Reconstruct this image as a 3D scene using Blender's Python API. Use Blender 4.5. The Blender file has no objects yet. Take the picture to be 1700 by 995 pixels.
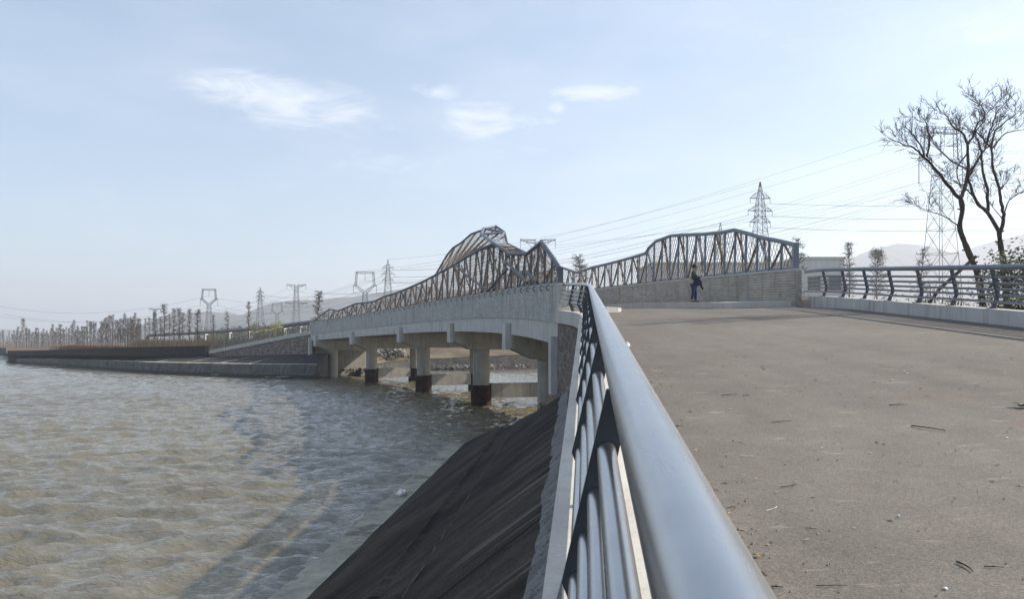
import bpy, math, random
import numpy as np
from mathutils import Vector, Matrix, noise as mnoise
S = bpy.context.scene
COL = S.collection
R = math.radians
FX, PXC, HY, CZ = 1322.2, 850.0, 565.0, 4.55      # lens constants of the photograph, eye height above the water
def P(px, py, D):
    """Point of the place seen at photo pixel (px, py) at depth D metres."""
    return Vector(((px-PXC)/FX*D, D, CZ+(HY-py)/FX*D))
random.seed(7)

# ------------------------------------------------------------------ mesh builder
class MB:
    def __init__(s): s.v, s.f, s.uv = [], [], {}
    def add(s, vs, fs, uvs=None):
        b = len(s.v); s.v.extend([tuple(v) for v in vs])
        for i, f in enumerate(fs):
            if uvs: s.uv[len(s.f)] = uvs[i]
            s.f.append(tuple(b+k for k in f))
    def box(s, c, size, ax=None):
        c = Vector(c); hx, hy, hz = [d/2 for d in size]
        X, Y, Z = ax if ax else (Vector((1,0,0)), Vector((0,1,0)), Vector((0,0,1)))
        vs = [c+X*(a*hx)+Y*(b*hy)+Z*(d*hz) for d in (-1,1) for b in (-1,1) for a in (-1,1)]
        s.add(vs, [(0,2,3,1),(4,5,7,6),(0,1,5,4),(2,6,7,3),(0,4,6,2),(1,3,7,5)])
    def tube(s, pts, r, n=8, cap=True, phase=0.0):
        pts = [Vector(p) for p in pts]
        m = len(pts)
        rs = r if isinstance(r, (list, tuple)) else [r]*m
        t0 = (pts[1]-pts[0]).normalized()
        up = Vector((0,0,1)) if abs(t0.z) < .9 else Vector((0,1,0))
        u = t0.cross(up).normalized(); vs = []
        for i, p in enumerate(pts):
            t = (pts[min(i+1,m-1)]-pts[max(i-1,0)])
            t = t.normalized() if t.length > 1e-9 else t0
            u = (u-t*u.dot(t)); u = u.normalized() if u.length > 1e-6 else t.orthogonal().normalized()
            w = t.cross(u)
            for k in range(n):
                a = 2*math.pi*k/n+phase
                vs.append(p+(u*math.cos(a)+w*math.sin(a))*rs[i])
        fs = []
        for i in range(m-1):
            for k in range(n):
                k2 = (k+1) % n
                fs.append((i*n+k, i*n+k2, (i+1)*n+k2, (i+1)*n+k))
        if cap:
            fs.append(tuple(range(n-1,-1,-1))); fs.append(tuple((m-1)*n+k for k in range(n)))
        s.add(vs, fs)
    def sweep(s, secs, closed=True, cap=True, u0=None):
        """secs: list of cross sections (lists of points, same count); skin between them, with uv in metres."""
        n = len(secs[0]); vs = [p for q in secs for p in q]; fs, uvs = [], []
        L = [0.0]
        for a, b in zip(secs, secs[1:]): L.append(L[-1]+(Vector(b[0])-Vector(a[0])).length)
        W = [0.0]
        for k in range(n): W.append(W[-1]+(Vector(secs[0][(k+1)%n])-Vector(secs[0][k])).length)
        for i in range(len(secs)-1):
            for k in range(n if closed else n-1):
                k2 = (k+1) % n
                fs.append((i*n+k, i*n+k2, (i+1)*n+k2, (i+1)*n+k))
                uvs.append(((L[i],W[k]),(L[i],W[k+1]),(L[i+1],W[k+1]),(L[i+1],W[k])))
        if cap and closed:
            for base, rev in ((0,True),((len(secs)-1)*n,False)):
                f = [base+k for k in range(n)]
                if rev: f.reverse()
                fs.append(tuple(f)); uvs.append(tuple((W[(j-base)%n], W[(j-base)%n]*.3) for j in f))
        s.add(vs, fs, uvs)
    def prism(s, poly, vec):
        n = len(poly); poly = [Vector(p) for p in poly]; vec = Vector(vec)
        s.add(poly+[p+vec for p in poly], [tuple(range(n-1,-1,-1)), tuple(range(n,2*n))]+[(k,(k+1)%n,n+(k+1)%n,n+k) for k in range(n)])
    def build(s, name, m, parent=None, smooth=False, loc=None, weld=False):
        me = bpy.data.meshes.new(name)
        me.from_pydata(s.v, [], s.f)
        if s.uv:
            l = me.uv_layers.new(name='uv'); k = 0
            for fi, f in enumerate(s.f):
                q = s.uv.get(fi)
                for j in range(len(f)):
                    if q: l.data[k].uv = q[j]
                    k += 1
        if smooth:
            me.polygons.foreach_set('use_smooth', [True]*len(me.polygons))
            try: me.set_sharp_from_angle(angle=R(50))
            except Exception: pass
        me.materials.append(m)
        o = bpy.data.objects.new(name, me); COL.objects.link(o)
        if parent is not None:
            o.parent = parent
            if loc is None:                       # part built in world coordinates: undo the parents' offset
                q, off = parent, Vector((0,0,0))
                while q is not None: off += Vector(q.location); q = q.parent
                o.location = -off
            else: o.location = loc
        elif loc is not None: o.location = loc
        return o

def tag(o, label=None, cat=None, group=None, kind=None):
    if label: o['label'] = label
    if cat: o['category'] = cat
    if group: o['group'] = group
    if kind: o['kind'] = kind
    return o
def thing(name, label, cat, loc=(0,0,0), group=None):
    o = bpy.data.objects.new(name, None); COL.objects.link(o); o.location = loc; o.empty_display_size = .2
    return tag(o, label, cat, group)
def copy_tree(o, parent=None):
    c = o.copy(); COL.objects.link(c)
    if parent is not None: c.parent = parent
    for ch in [x for x in KIDS.get(o.name, [])]: copy_tree(ch, c)
    return c
KIDS = {}
def reg(parent, child): KIDS.setdefault(parent.name, []).append(child); return child

# ------------------------------------------------------------------ materials
def newmat(name, spec=.22):
    m = bpy.data.materials.new(name); m.use_nodes = True
    nt = m.node_tree
    b = nt.nodes['Principled BSDF']; b.inputs['Specular IOR Level'].default_value = spec; return m, nt, b
def N(nt, t, **kw):
    n = nt.nodes.new(t)
    for k, v in kw.items():
        if k in n.inputs: n.inputs[k].default_value = v
        else: setattr(n, k, v)
    return n
def coords(nt, kind='Object', scale=(1,1,1), rot=(0,0,0)):
    tc = N(nt, 'ShaderNodeTexCoord'); mp = N(nt, 'ShaderNodeMapping')
    mp.inputs['Scale'].default_value = scale; mp.inputs['Rotation'].default_value = rot
    nt.links.new(tc.outputs[kind], mp.inputs['Vector']); return mp.outputs['Vector']
def noise(nt, vec, scale, detail=4, rough=.55, dist=0):
    n = N(nt, 'ShaderNodeTexNoise'); n.inputs['Distortion'].default_value = dist; n.inputs['Scale'].default_value = scale; n.inputs['Detail'].default_value = detail; n.inputs['Roughness'].default_value = rough
    nt.links.new(vec, n.inputs['Vector']); return n.outputs['Fac']
def ramp(nt, fac, stops):
    r = N(nt, 'ShaderNodeValToRGB'); e = r.color_ramp.elements
    while len(e) < len(stops): e.new(.5)
    for el, (p, c) in zip(e, stops):
        el.position = p; el.color = (*c, 1) if len(c) == 3 else c
    nt.links.new(fac, r.inputs['Fac']); return r.outputs['Color']
def mix(nt, fac, a, b, mode='MIX'):
    n = N(nt, 'ShaderNodeMix', data_type='RGBA', blend_type=mode)
    for s, v in ((n.inputs[0], fac), (n.inputs[6], a), (n.inputs[7], b)):
        if isinstance(v, (int, float)): s.default_value = v
        elif isinstance(v, tuple): s.default_value = (*v, 1)
        else: nt.links.new(v, s)
    return n.outputs[2]
def math_(nt, op, a, b=0.0, c=0.0, clamp=False):
    n = N(nt, 'ShaderNodeMath', operation=op); n.use_clamp = clamp
    for s, v in zip(n.inputs, (a, b, c)):
        if isinstance(v, (int, float)): s.default_value = v
        else: nt.links.new(v, s)
    return n.outputs[0]
def bump(nt, bs, h, strength=.3, dist=.02):
    b = N(nt, 'ShaderNodeBump'); b.inputs['Strength'].default_value = strength; b.inputs['Distance'].default_value = dist
    nt.links.new(h, b.inputs['Height']); nt.links.new(b.outputs['Normal'], bs.inputs['Normal'])
def noisy(name, c1, c2, scale=3, rough=.8, metal=0, bs_=.25, bd=.01, fine=None, stretch=(1,1,1), kind='Object', lo=.35, hi=.65):
    m, nt, b = newmat(name); v = coords(nt, kind, stretch)
    f = noise(nt, v, scale, 6, .62)
    col = ramp(nt, f, [(lo, c1), (hi, c2)])
    if fine:
        g = noise(nt, v, fine, 3, .7)
        col = mix(nt, .5, col, ramp(nt, g, [(.3,(.62,.62,.62)),(.7,(1.3,1.3,1.3))]), 'MULTIPLY')
        bump(nt, b, g, bs_, bd)
    elif bs_: bump(nt, b, f, bs_, bd)
    nt.links.new(col, b.inputs['Base Color']); b.inputs['Roughness'].default_value = rough; b.inputs['Metallic'].default_value = metal
    return m
def plain(name, c, rough=.7, metal=0):
    m, nt, b = newmat(name)
    v = coords(nt); f = noise(nt, v, 9, 3)
    nt.links.new(ramp(nt, f, [(.3, tuple(x*.86 for x in c)), (.7, tuple(min(1,x*1.12) for x in c))]), b.inputs['Base Color'])
    b.inputs['Roughness'].default_value = rough; b.inputs['Metallic'].default_value = metal
    return m
M = {}
# worn asphalt: big patches, aggregate speckle, pale scuffs, rusty stains
def asphalt():
    m, nt, b = newmat('worn_asphalt'); v = coords(nt)
    big = noise(nt, v, .22, 5, .6); mid = noise(nt, v, 2.2, 6, .65); fine = noise(nt, v, 95, 3, .8)
    lanes = noise(nt, coords(nt, 'Object', (1.1,.06,1), (0,0,R(3))), 1.0, 4)
    c = ramp(nt, big, [(.3,(.120,.108,.096)),(.7,(.160,.146,.130))])
    c = mix(nt, .55, c, ramp(nt, mid, [(.3,(.78,.77,.76)),(.72,(1.18,1.17,1.15))]), 'MULTIPLY')
    c = mix(nt, .5, c, ramp(nt, lanes, [(.35,(.82,.82,.83)),(.65,(1.15,1.14,1.12))]), 'MULTIPLY')
    c = mix(nt, .75, c, ramp(nt, fine, [(.32,(.35,.34,.33)),(.5,(1,1,1)),(.7,(1.8,1.72,1.6))]), 'MULTIPLY')
    gr = noise(nt, v, 34, 2, .6)
    c = mix(nt, .3, c, ramp(nt, gr, [(.34,(.6,.6,.6)),(.66,(1.38,1.36,1.32))]), 'MULTIPLY')
    st = noise(nt, v, .75, 2, .4)
    c = mix(nt, math_(nt,'MULTIPLY', ramp(nt, st, [(.68,(0,0,0)),(.78,(1,1,1))]), .4), c, (.17,.10,.055))
    sc = noise(nt, coords(nt,'Object',(1.0,3.2,1)), 2.6, 3, .5)
    c = mix(nt, math_(nt,'MULTIPLY', ramp(nt, sc, [(.655,(0,0,0)),(.74,(1,1,1))]), .5), c, (.34,.30,.25))
    nt.links.new(c, b.inputs['Base Color']); b.inputs['Roughness'].default_value = .88
    bump(nt, b, fine, .35, .004); return m
M['asphalt'] = asphalt()
def concrete(name, c1, c2, streak=.5, stain=(.1,.09,.08), wet=0, line=None):
    m, nt, b = newmat(name); v = coords(nt)
    big = noise(nt, v, .9, 6, .65); fine = noise(nt, v, 42, 3, .7)
    run = noise(nt, coords(nt,'Object',(2.6,2.6,.22)), 1.5, 5, .62)
    c = ramp(nt, big, [(.3,c1),(.7,c2)])
    c = mix(nt, .6, c, ramp(nt, fine, [(.3,(.8,.8,.8)),(.7,(1.15,1.15,1.15))]), 'MULTIPLY')
    c = mix(nt, math_(nt,'MULTIPLY', ramp(nt, run, [(.5,(0,0,0)),(.72,(1,1,1))]), streak), c, stain)
    if line is not None:
        sz = N(nt,'ShaderNodeSeparateXYZ'); nt.links.new(v, sz.inputs[0])
        hz = math_(nt,'SUBTRACT', math_(nt,'ADD', line, math_(nt,'MULTIPLY', math_(nt,'SUBTRACT', noise(nt, v, 3.5, 5, .6), .5), .9*max(.12,line))), sz.outputs['Z'])
        c = mix(nt, ramp(nt, math_(nt,'MULTIPLY', hz, 9.0), [(0,(0,0,0)),(1,(.9,.9,.9))]), c, (.030,.029,.024))
    if wet:
        pt = noise(nt, v, 1.1, 6, .6)
        c = mix(nt, math_(nt,'MULTIPLY', ramp(nt, pt, [(.56,(0,0,0)),(.64,(1,1,1))]), wet), c, (.035,.034,.030))
    nt.links.new(c, b.inputs['Base Color']); b.inputs['Roughness'].default_value = .85
    bump(nt, b, fine, .3, .006); return m
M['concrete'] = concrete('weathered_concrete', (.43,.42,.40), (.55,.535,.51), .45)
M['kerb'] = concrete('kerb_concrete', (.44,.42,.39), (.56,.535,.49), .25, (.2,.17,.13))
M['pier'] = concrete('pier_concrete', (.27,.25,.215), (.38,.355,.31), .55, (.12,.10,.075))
M['pier_low'] = concrete('pier_concrete_stained', (.27,.25,.215), (.38,.355,.31), .6, (.12,.10,.075), 0, 1.2)
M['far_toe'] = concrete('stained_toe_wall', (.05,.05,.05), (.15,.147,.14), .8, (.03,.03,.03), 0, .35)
M['toe'] = concrete('damp_concrete', (.22,.205,.165), (.43,.405,.335), .5, (.09,.088,.08), .6, .15)
M['rust_steel'] = noisy('rusty_steel_casing', (.016,.011,.010), (.058,.026,.019), 2.2, .75, .1, .4, .01, 20)
def panel(name, c1, c2, period=.1, joint=1.9, stain=(.13,.105,.06)):
    """strip-faced parapet: fine horizontal courses with vertical joints, uv in metres"""
    m, nt, b = newmat(name)
    tc = N(nt,'ShaderNodeTexCoord'); sx = N(nt,'ShaderNodeSeparateXYZ'); nt.links.new(tc.outputs['UV'], sx.inputs[0])
    course = math_(nt,'SINE', math_(nt,'MULTIPLY', sx.outputs['Y'], 2*math.pi/period))
    row = math_(nt,'FLOOR', math_(nt,'DIVIDE', sx.outputs['Y'], period))
    cx = N(nt,'ShaderNodeCombineXYZ'); nt.links.new(math_(nt,'FLOOR', math_(nt,'DIVIDE', sx.outputs['X'], .38)), cx.inputs[0]); nt.links.new(row, cx.inputs[1])
    wn = N(nt,'ShaderNodeTexWhiteNoise', noise_dimensions='2D'); nt.links.new(cx.outputs[0], wn.inputs['Vector'])
    v = coords(nt); big = noise(nt, v, .8, 6, .65)
    run = noise(nt, coords(nt,'Object',(1.6,1.6,.25)), 1.5, 5, .6)
    c = ramp(nt, big, [(.3,c1),(.7,c2)])
    c = mix(nt, .55, c, ramp(nt, wn.outputs['Value'], [(0,(.75,.75,.76)),(1,(1.2,1.2,1.18))]), 'MULTIPLY')
    groove = ramp(nt, course, [(.0,(.66,.66,.66)),(.3,(1,1,1))])
    c = mix(nt, .8, c, groove, 'MULTIPLY')
    vj = math_(nt,'LESS_THAN', math_(nt,'FRACT', math_(nt,'DIVIDE', sx.outputs['X'], joint)), .018)
    c = mix(nt, math_(nt,'MULTIPLY', vj, .5), c, (.1,.1,.1))
    c = mix(nt, math_(nt,'MULTIPLY', ramp(nt, run, [(.54,(0,0,0)),(.74,(1,1,1))]), .5), c, stain)
    nt.links.new(c, b.inputs['Base Color']); b.inputs['Roughness'].default_value = .85
    bump(nt, b, course, .3, .006); return m
M['panel'] = panel('strip_faced_parapet', (.40,.40,.39), (.52,.515,.50), .085)
M['panel_in'] = panel('strip_faced_parapet_inside', (.34,.315,.27), (.45,.42,.37), .105, 2.1, (.17,.115,.045))
def stonework(name, sc, stones, mortar, width=.05):
    m, nt, b = newmat(name); v = coords(nt)
    vo = N(nt,'ShaderNodeTexVoronoi', feature='DISTANCE_TO_EDGE'); vo.inputs['Scale'].default_value = sc; nt.links.new(v, vo.inputs['Vector'])
    vc = N(nt,'ShaderNodeTexVoronoi', feature='F1'); vc.inputs['Scale'].default_value = sc; nt.links.new(v, vc.inputs['Vector'])
    sp = N(nt,'ShaderNodeSeparateColor'); nt.links.new(vc.outputs['Color'], sp.inputs[0])
    c = ramp(nt, sp.outputs[0], [(i/(len(stones)-1), s) for i, s in enumerate(stones)])
    c = mix(nt, .5, c, ramp(nt, noise(nt, v, 14, 4), [(.3,(.7,.7,.7)),(.7,(1.25,1.25,1.25))]), 'MULTIPLY')
    e = ramp(nt, vo.outputs['Distance'], [(width*.6,(1,1,1)),(width*1.4,(0,0,0))])
    c = mix(nt, e, c, mortar)
    nt.links.new(c, b.inputs['Base Color']); b.inputs['Roughness'].default_value = .9
    bump(nt, b, ramp(nt, vo.outputs['Distance'], [(0,(0,0,0)),(width*2.2,(1,1,1))]), .8, .04); return m
M['masonry'] = stonework('rubble_masonry', 3.0, [(.12,.10,.09),(.19,.15,.125),(.14,.10,.085),(.20,.18,.165)], (.28,.27,.255))
M['masonry_far'] = stonework('far_rubble_masonry', 2.3, [(.10,.08,.07),(.16,.13,.115),(.16,.10,.08),(.20,.18,.16)], (.29,.28,.265), .05)
M['riprap_wall'] = stonework('dark_stone_revetment', 2.2, [(.05,.048,.045),(.085,.08,.075),(.11,.10,.09)], (.06,.058,.055))
def slope_mat():
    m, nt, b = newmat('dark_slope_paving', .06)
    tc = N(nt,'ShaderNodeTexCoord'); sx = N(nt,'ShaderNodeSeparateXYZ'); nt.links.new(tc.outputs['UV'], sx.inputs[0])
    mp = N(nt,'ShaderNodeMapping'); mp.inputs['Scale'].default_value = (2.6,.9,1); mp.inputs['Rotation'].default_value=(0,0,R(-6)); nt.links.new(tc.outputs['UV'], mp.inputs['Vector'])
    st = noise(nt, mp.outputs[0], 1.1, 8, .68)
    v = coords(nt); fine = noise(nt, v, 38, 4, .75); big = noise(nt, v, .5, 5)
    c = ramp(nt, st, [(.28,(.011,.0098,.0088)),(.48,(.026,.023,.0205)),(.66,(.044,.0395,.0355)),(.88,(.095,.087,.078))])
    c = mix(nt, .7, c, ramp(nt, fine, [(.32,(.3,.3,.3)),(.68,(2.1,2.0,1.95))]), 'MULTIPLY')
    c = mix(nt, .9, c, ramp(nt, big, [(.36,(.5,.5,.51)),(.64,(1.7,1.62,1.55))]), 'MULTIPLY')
    # pale efflorescence running down from the top joint and along the step (v = 0 at the top)
    mp2 = N(nt,'ShaderNodeMapping'); mp2.inputs['Scale'].default_value = (3.2,.16,1); nt.links.new(tc.outputs['UV'], mp2.inputs['Vector'])
    ef = noise(nt, mp2.outputs[0], 1.0, 6, .7)
    near_top = math_(nt,'SUBTRACT', 1.0, math_(nt,'MULTIPLY', sx.outputs['Y'], .95), clamp=True)
    w = math_(nt,'MULTIPLY', near_top, ramp(nt, ef, [(.53,(0,0,0)),(.66,(1,1,1))]))
    c = mix(nt, math_(nt,'MULTIPLY', w, .8), c, (.27,.265,.25))
    mp3 = N(nt,'ShaderNodeMapping'); mp3.inputs['Scale'].default_value = (1.7,.30,1); mp3.inputs['Location'].default_value=(4,2,0); nt.links.new(tc.outputs['UV'], mp3.inputs['Vector'])
    e3 = noise(nt, mp3.outputs[0], 1.6, 6, .72)
    c = mix(nt, math_(nt,'MULTIPLY', ramp(nt, e3, [(.66,(0,0,0)),(.78,(1,1,1))]), .5), c, (.24,.235,.225))
    j = math_(nt,'LESS_THAN', math_(nt,'FRACT', math_(nt,'DIVIDE', math_(nt,'ADD', sx.outputs['X'], math_(nt,'MULTIPLY', sx.outputs['Y'], .12)), 2.6)), .022)
    c = mix(nt, math_(nt,'MULTIPLY', j, .95), c, (.004,.004,.004))
    nt.links.new(c, b.inputs['Base Color']); b.inputs['Roughness'].default_value = .82
    bump(nt, b, fine, .5, .008); return m
M['slope'] = slope_mat()
def mortar_mat():
    m, nt, b = newmat('cracked_mortar'); v = coords(nt)
    vo = N(nt,'ShaderNodeTexVoronoi', feature='DISTANCE_TO_EDGE'); vo.inputs['Scale'].default_value = 3.4
    w = N(nt,'ShaderNodeVectorMath', operation='ADD'); nz = N(nt,'ShaderNodeTexNoise'); nz.inputs['Scale'].default_value = 6
    nt.links.new(v, nz.inputs['Vector']); nt.links.new(v, w.inputs[0]); nt.links.new(nz.outputs['Color'], w.inputs[1]); nt.links.new(w.outputs[0], vo.inputs['Vector'])
    c = ramp(nt, noise(nt, v, 5, 6, .7), [(.3,(.09,.088,.085)),(.7,(.24,.235,.225))])
    c = mix(nt, ramp(nt, vo.outputs['Distance'], [(.008,(1,1,1)),(.03,(0,0,0))]), c, (.02,.02,.02))
    nt.links.new(c, b.inputs['Base Color']); b.inputs['Roughness'].default_value = .9; return m
M['mortar'] = mortar_mat()
M['old_joint'] = noisy('old_joint_mortar', (.035,.033,.031), (.11,.105,.10), 5, .9, 0, .3, .01)
def steel(name, c, rough, metal, var=.12):
    m, nt, b = newmat(name, .5); v = coords(nt)
    f = noise(nt, v, 6, 5, .6); g = noise(nt, coords(nt,'Object',(1,.12,1)), 30, 6, .75)
    nt.links.new(ramp(nt, f, [(.3, tuple(x*(1-var) for x in c)), (.7, tuple(min(1,x*(1+var)) for x in c))]), b.inputs['Base Color'])
    nt.links.new(math_(nt,'ADD', math_(nt,'MULTIPLY', g, .07), rough-.03), b.inputs['Roughness'])
    b.inputs['Metallic'].default_value = metal; return m
M['rail_tube'] = steel('galvanised_tube', (.44,.445,.45), .26, 1.0, .06)
M['rail_tube_far'] = steel('blue_grey_painted_tube', (.15,.168,.195), .4, .5)
M['rail_post'] = steel('dark_painted_plate', (.035,.042,.055), .42, .2)
M['rail_post_far'] = steel('blue_grey_painted_plate', (.055,.065,.083), .45, .3)
M['truss_steel'] = steel('blue_grey_truss_tube', (.15,.172,.205), .45, .35)
M['truss_dark'] = steel('dark_truss_tube', (.075,.088,.11), .5, .3)
M['truss_rust'] = noisy('weathered_brown_tube', (.095,.078,.065), (.15,.122,.102), 8, .7, .1, .2, .003)
M['net'] = noisy('rusty_net_wire', (.10,.066,.045), (.20,.145,.10), 10, .7, .1, 0)
M['lattice'] = plain('galvanised_lattice', (.085,.09,.10), .6, .3)
M['wire'] = plain('power_cable', (.07,.072,.078), .5, .3)
M['insulator'] = plain('insulator_glass', (.12,.10,.10), .35)
M['bark'] = noisy('dark_bark', (.040,.032,.026), (.085,.068,.055), 14, .9, 0, .5, .01)
M['twig'] = plain('bare_twig', (.055,.043,.034), .9)
M['conifer_trunk'] = plain('conifer_bark', (.042,.034,.028), .9)
M['conifer_crown'] = plain('bare_conifer_twigs', (.055,.042,.031), .9)
M['conifer_pale'] = plain('pale_conifer_twigs', (.125,.10,.075), .9)
def leafmat(name, a, b_):
    m, nt, b = newmat(name); oi = N(nt,'ShaderNodeNewGeometry')
    c = ramp(nt, oi.outputs['Random Per Island'], [(0,a),(1,b_)])
    nt.links.new(c, b.inputs['Base Color']); b.inputs['Roughness'].default_value = .55
    return m
M['leaf_dark'] = leafmat('glossy_dark_leaves', (.016,.030,.012), (.07,.095,.035))
M['leaf_yellow'] = leafmat('young_willow_leaves', (.15,.155,.035), (.28,.27,.07))
M['leaf_green'] = leafmat('distant_green_leaves', (.04,.055,.025), (.10,.115,.05))
M['leaf_sparse'] = leafmat('yellowing_leaves', (.07,.075,.03), (.22,.18,.07))
M['dry_reed'] = leafmat('dry_reed', (.12,.088,.05), (.27,.205,.12))
M['red_scrub'] = leafmat('russet_scrub', (.13,.045,.03), (.24,.10,.06))
M['earth'] = noisy('dry_earth', (.065,.05,.034), (.16,.125,.085), .35, .95, 0, .6, .1, 3.0)
M['hill'] = noisy('wooded_hill', (.020,.030,.030), (.048,.060,.050), .03, .95, 0, 0)
M['rock'] = leafmat('grey_rock', (.09,.085,.08), (.33,.31,.28))
M['rock'].node_tree.nodes['Principled BSDF'].inputs['Roughness'].default_value = .9
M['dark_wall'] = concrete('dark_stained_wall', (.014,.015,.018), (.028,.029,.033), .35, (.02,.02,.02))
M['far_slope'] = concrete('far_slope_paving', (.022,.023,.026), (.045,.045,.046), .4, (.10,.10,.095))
M['facade'] = None
# ------------------------------------------------------------------ camera, light, sky
cam = bpy.data.cameras.new('camera'); cam.lens = 28; cam.sensor_width = 36; cam.clip_start = .05; cam.clip_end = 20000
cam.shift_y = (HY-497.5)/1700
co = bpy.data.objects.new('camera', cam); COL.objects.link(co); co.location = (0,0,CZ); co.rotation_euler = (R(90),0,0)
S.camera = co
SUN_AZ, SUN_EL = 78.0, 36.0
sd = Vector((math.cos(R(SUN_EL))*math.sin(R(SUN_AZ)), math.cos(R(SUN_EL))*math.cos(R(SUN_AZ)), math.sin(R(SUN_EL))))
sl = bpy.data.lights.new('sun', 'SUN'); sl.energy = 5.0; sl.angle = R(.8); sl.color = (1.0,.92,.80)
so = bpy.data.objects.new('sun', sl); COL.objects.link(so); so.rotation_euler = (-sd).to_track_quat('-Z','Y').to_euler(); so.location = (60,10,60)
W = bpy.data.worlds.new('World'); S.world = W; W.use_nodes = True
nt = W.node_tree; bg = nt.nodes['Background']
sky = N(nt, 'ShaderNodeTexSky', sky_type='NISHITA'); sky.sun_disc = False
sky.sun_elevation = R(SUN_EL); sky.sun_rotation = R(SUN_AZ); sky.air_density = 1.0; sky.dust_density = .9; sky.ozone_density = 1.6; sky.altitude = 30
tc = N(nt, 'ShaderNodeTexCoord'); sx = N(nt, 'ShaderNodeSeparateXYZ'); nt.links.new(tc.outputs['Generated'], sx.inputs[0])
az = math_(nt,'ARCTAN2', sx.outputs['X'], sx.outputs['Y']); el = math_(nt,'ARCSINE', sx.outputs['Z'])
mp = N(nt,'ShaderNodeMapping'); mp.inputs['Scale'].default_value = (1,1,3.2); nt.links.new(tc.outputs['Generated'], mp.inputs['Vector'])
n1 = noise(nt, mp.outputs[0], 15, 9, .66, .8); n2 = noise(nt, mp.outputs[0], 5, 4, .5)
tot = None
CLOUDS = [(425,152,105,27,1.05),(505,178,105,32,.95),(565,212,90,14,.5),(728,151,42,11,.75),(803,200,75,25,.85),(990,154,64,11,1.0),(922,180,15,9,.9),(866,185,30,8,.6),(902,198,28,10,.6),
          (838,251,60,10,.5),(640,268,90,20,.42),(1645,48,60,16,.55),(160,335,140,22,.3),(560,305,150,22,.3),(1045,280,50,8,.3),(1290,60,200,40,.22)]
for px, py, rx, ry, k in CLOUDS:
    a0 = math.atan((px-PXC)/FX); e0 = math.atan((HY-py)/FX*math.cos(a0)); ra = rx/FX*math.cos(a0)**2; re = ry/FX
    da = math_(nt,'DIVIDE', math_(nt,'SUBTRACT', az, a0), ra*1.5); de = math_(nt,'DIVIDE', math_(nt,'SUBTRACT', el, e0), re*1.6)
    d2 = math_(nt,'ADD', math_(nt,'MULTIPLY', da, da), math_(nt,'MULTIPLY', de, de))
    g = math_(nt,'MULTIPLY', math_(nt,'SUBTRACT', 1.0, d2, clamp=True), k)
    tot = g if tot is None else math_(nt,'MAXIMUM', tot, g)
cl = math_(nt,'MULTIPLY', math_(nt,'SUBTRACT', math_(nt,'ADD', math_(nt,'MULTIPLY', tot, .9), math_(nt,'MULTIPLY', math_(nt,'SUBTRACT', n1, .5), 3.0)), .22), .95, clamp=True)
cl = math_(nt,'MULTIPLY', cl, math_(nt,'MULTIPLY', tot, 1.5, clamp=True))
veil = math_(nt,'MULTIPLY', math_(nt,'SUBTRACT', n2, .42, clamp=True), .35)
cl = math_(nt,'ADD', math_(nt,'MULTIPLY', cl, .42), veil, clamp=True)
skyc = mix(nt, cl, mix(nt, .34, sky.outputs['Color'], (3.0,3.62,4.25)), (7.2,7.1,7.1))
nt.links.new(skyc, bg.inputs['Color']); bg.inputs['Strength'].default_value = .13
S.view_settings.view_transform = 'Standard'; S.view_settings.look = 'None'; S.view_settings.exposure = .62; S.view_settings.gamma = 1
S.cycles.volume_bounces = 3; S.cycles.max_bounces = 8; S.cycles.transparent_max_bounces = 8

# ------------------------------------------------------------------ plan of the bridge (D = distance ahead of the viewer)
Dk = np.array([29,41,56,71,87,101.]); Xk = np.array([1.75,-.22,-4.1,-9.8,-17.4,-25.4]); cX = np.polyfit(Dk, Xk, 3); cX1 = np.polyder(cX)
Zk = np.array([(HY-y)/FX*d for y, d in zip((472,483,497,511,526,536), Dk)])+CZ; cZ = np.polyfit(Dk, Zk, 3)
D0, D1, WID = 29.3, 101.5, 9.4
def ztop(D): return float(np.polyval(cZ, D))
def nrm(D):
    d = float(np.polyval(cX1, D)); return Vector((1,-d,0)).normalized()
def LC(D, o=0.0, z=0.0):
    n = nrm(D); return Vector((float(np.polyval(cX, D))+n.x*o, D+n.y*o, z))
def zroad(D, o=0.0): return ztop(D)-1.07+.3*o/WID
DS = list(np.linspace(D0, D1, 49))
def swept(o0, o1, z0, z1, ds=DS):
    """solid between offsets o0..o1 and heights z0(D)..z1(D) along the bridge"""
    secs = [[LC(d,o0,z1(d)), LC(d,o0,z0(d)), LC(d,o1,z0(d)), LC(d,o1,z1(d))] for d in ds]
    m = MB(); m.sweep(secs); return m
# px of the left parapet -> D
_tab = [(850+FX*LC(d).x/d, d) for d in np.linspace(25,103,400)]
def D_of_px(px, o=0.0):
    best = min(np.linspace(25,103,1600), key=lambda d: abs(PXC+FX*LC(d,o).x/LC(d,o).y-px)); return float(best)

# approach: line of the left railing and the right kerb
SL = .083
def rail_xy(t):
    """left railing in plan: straight, then bending left to the parapet end"""
    return None
RL = [(0.142+.0923*d, d) for d in np.arange(-6, 23.1, .5)] + [(2.36,24.2),(2.44,25.2),(2.47,26.1),(2.42,27.0),(2.26,27.9),(2.03,28.7),(1.90,29.25)]
def zl(D):                                    # road level along the left edge
    a = CZ-1.42+SL*D
    if D <= 27: return a
    if D >= 31: return zroad(D)
    t = (D-27)/4; return a*(1-t)+zroad(D)*t
def xr(D): return 10.52+.028*D
def smoothpath(pts, n=4):
    pts = [Vector(p) for p in pts]; out = []
    for i in range(len(pts)-1):
        a, b, c, d = pts[max(i-1,0)], pts[i], pts[i+1], pts[min(i+2,len(pts)-1)]
        for k in range(n):
            t = k/n
            out.append(.5*((2*b)+(c-a)*t+(2*a-5*b+4*c-d)*t*t+(3*b-a-3*c+d)*t**3))
    out.append(pts[-1]); return out

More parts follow.
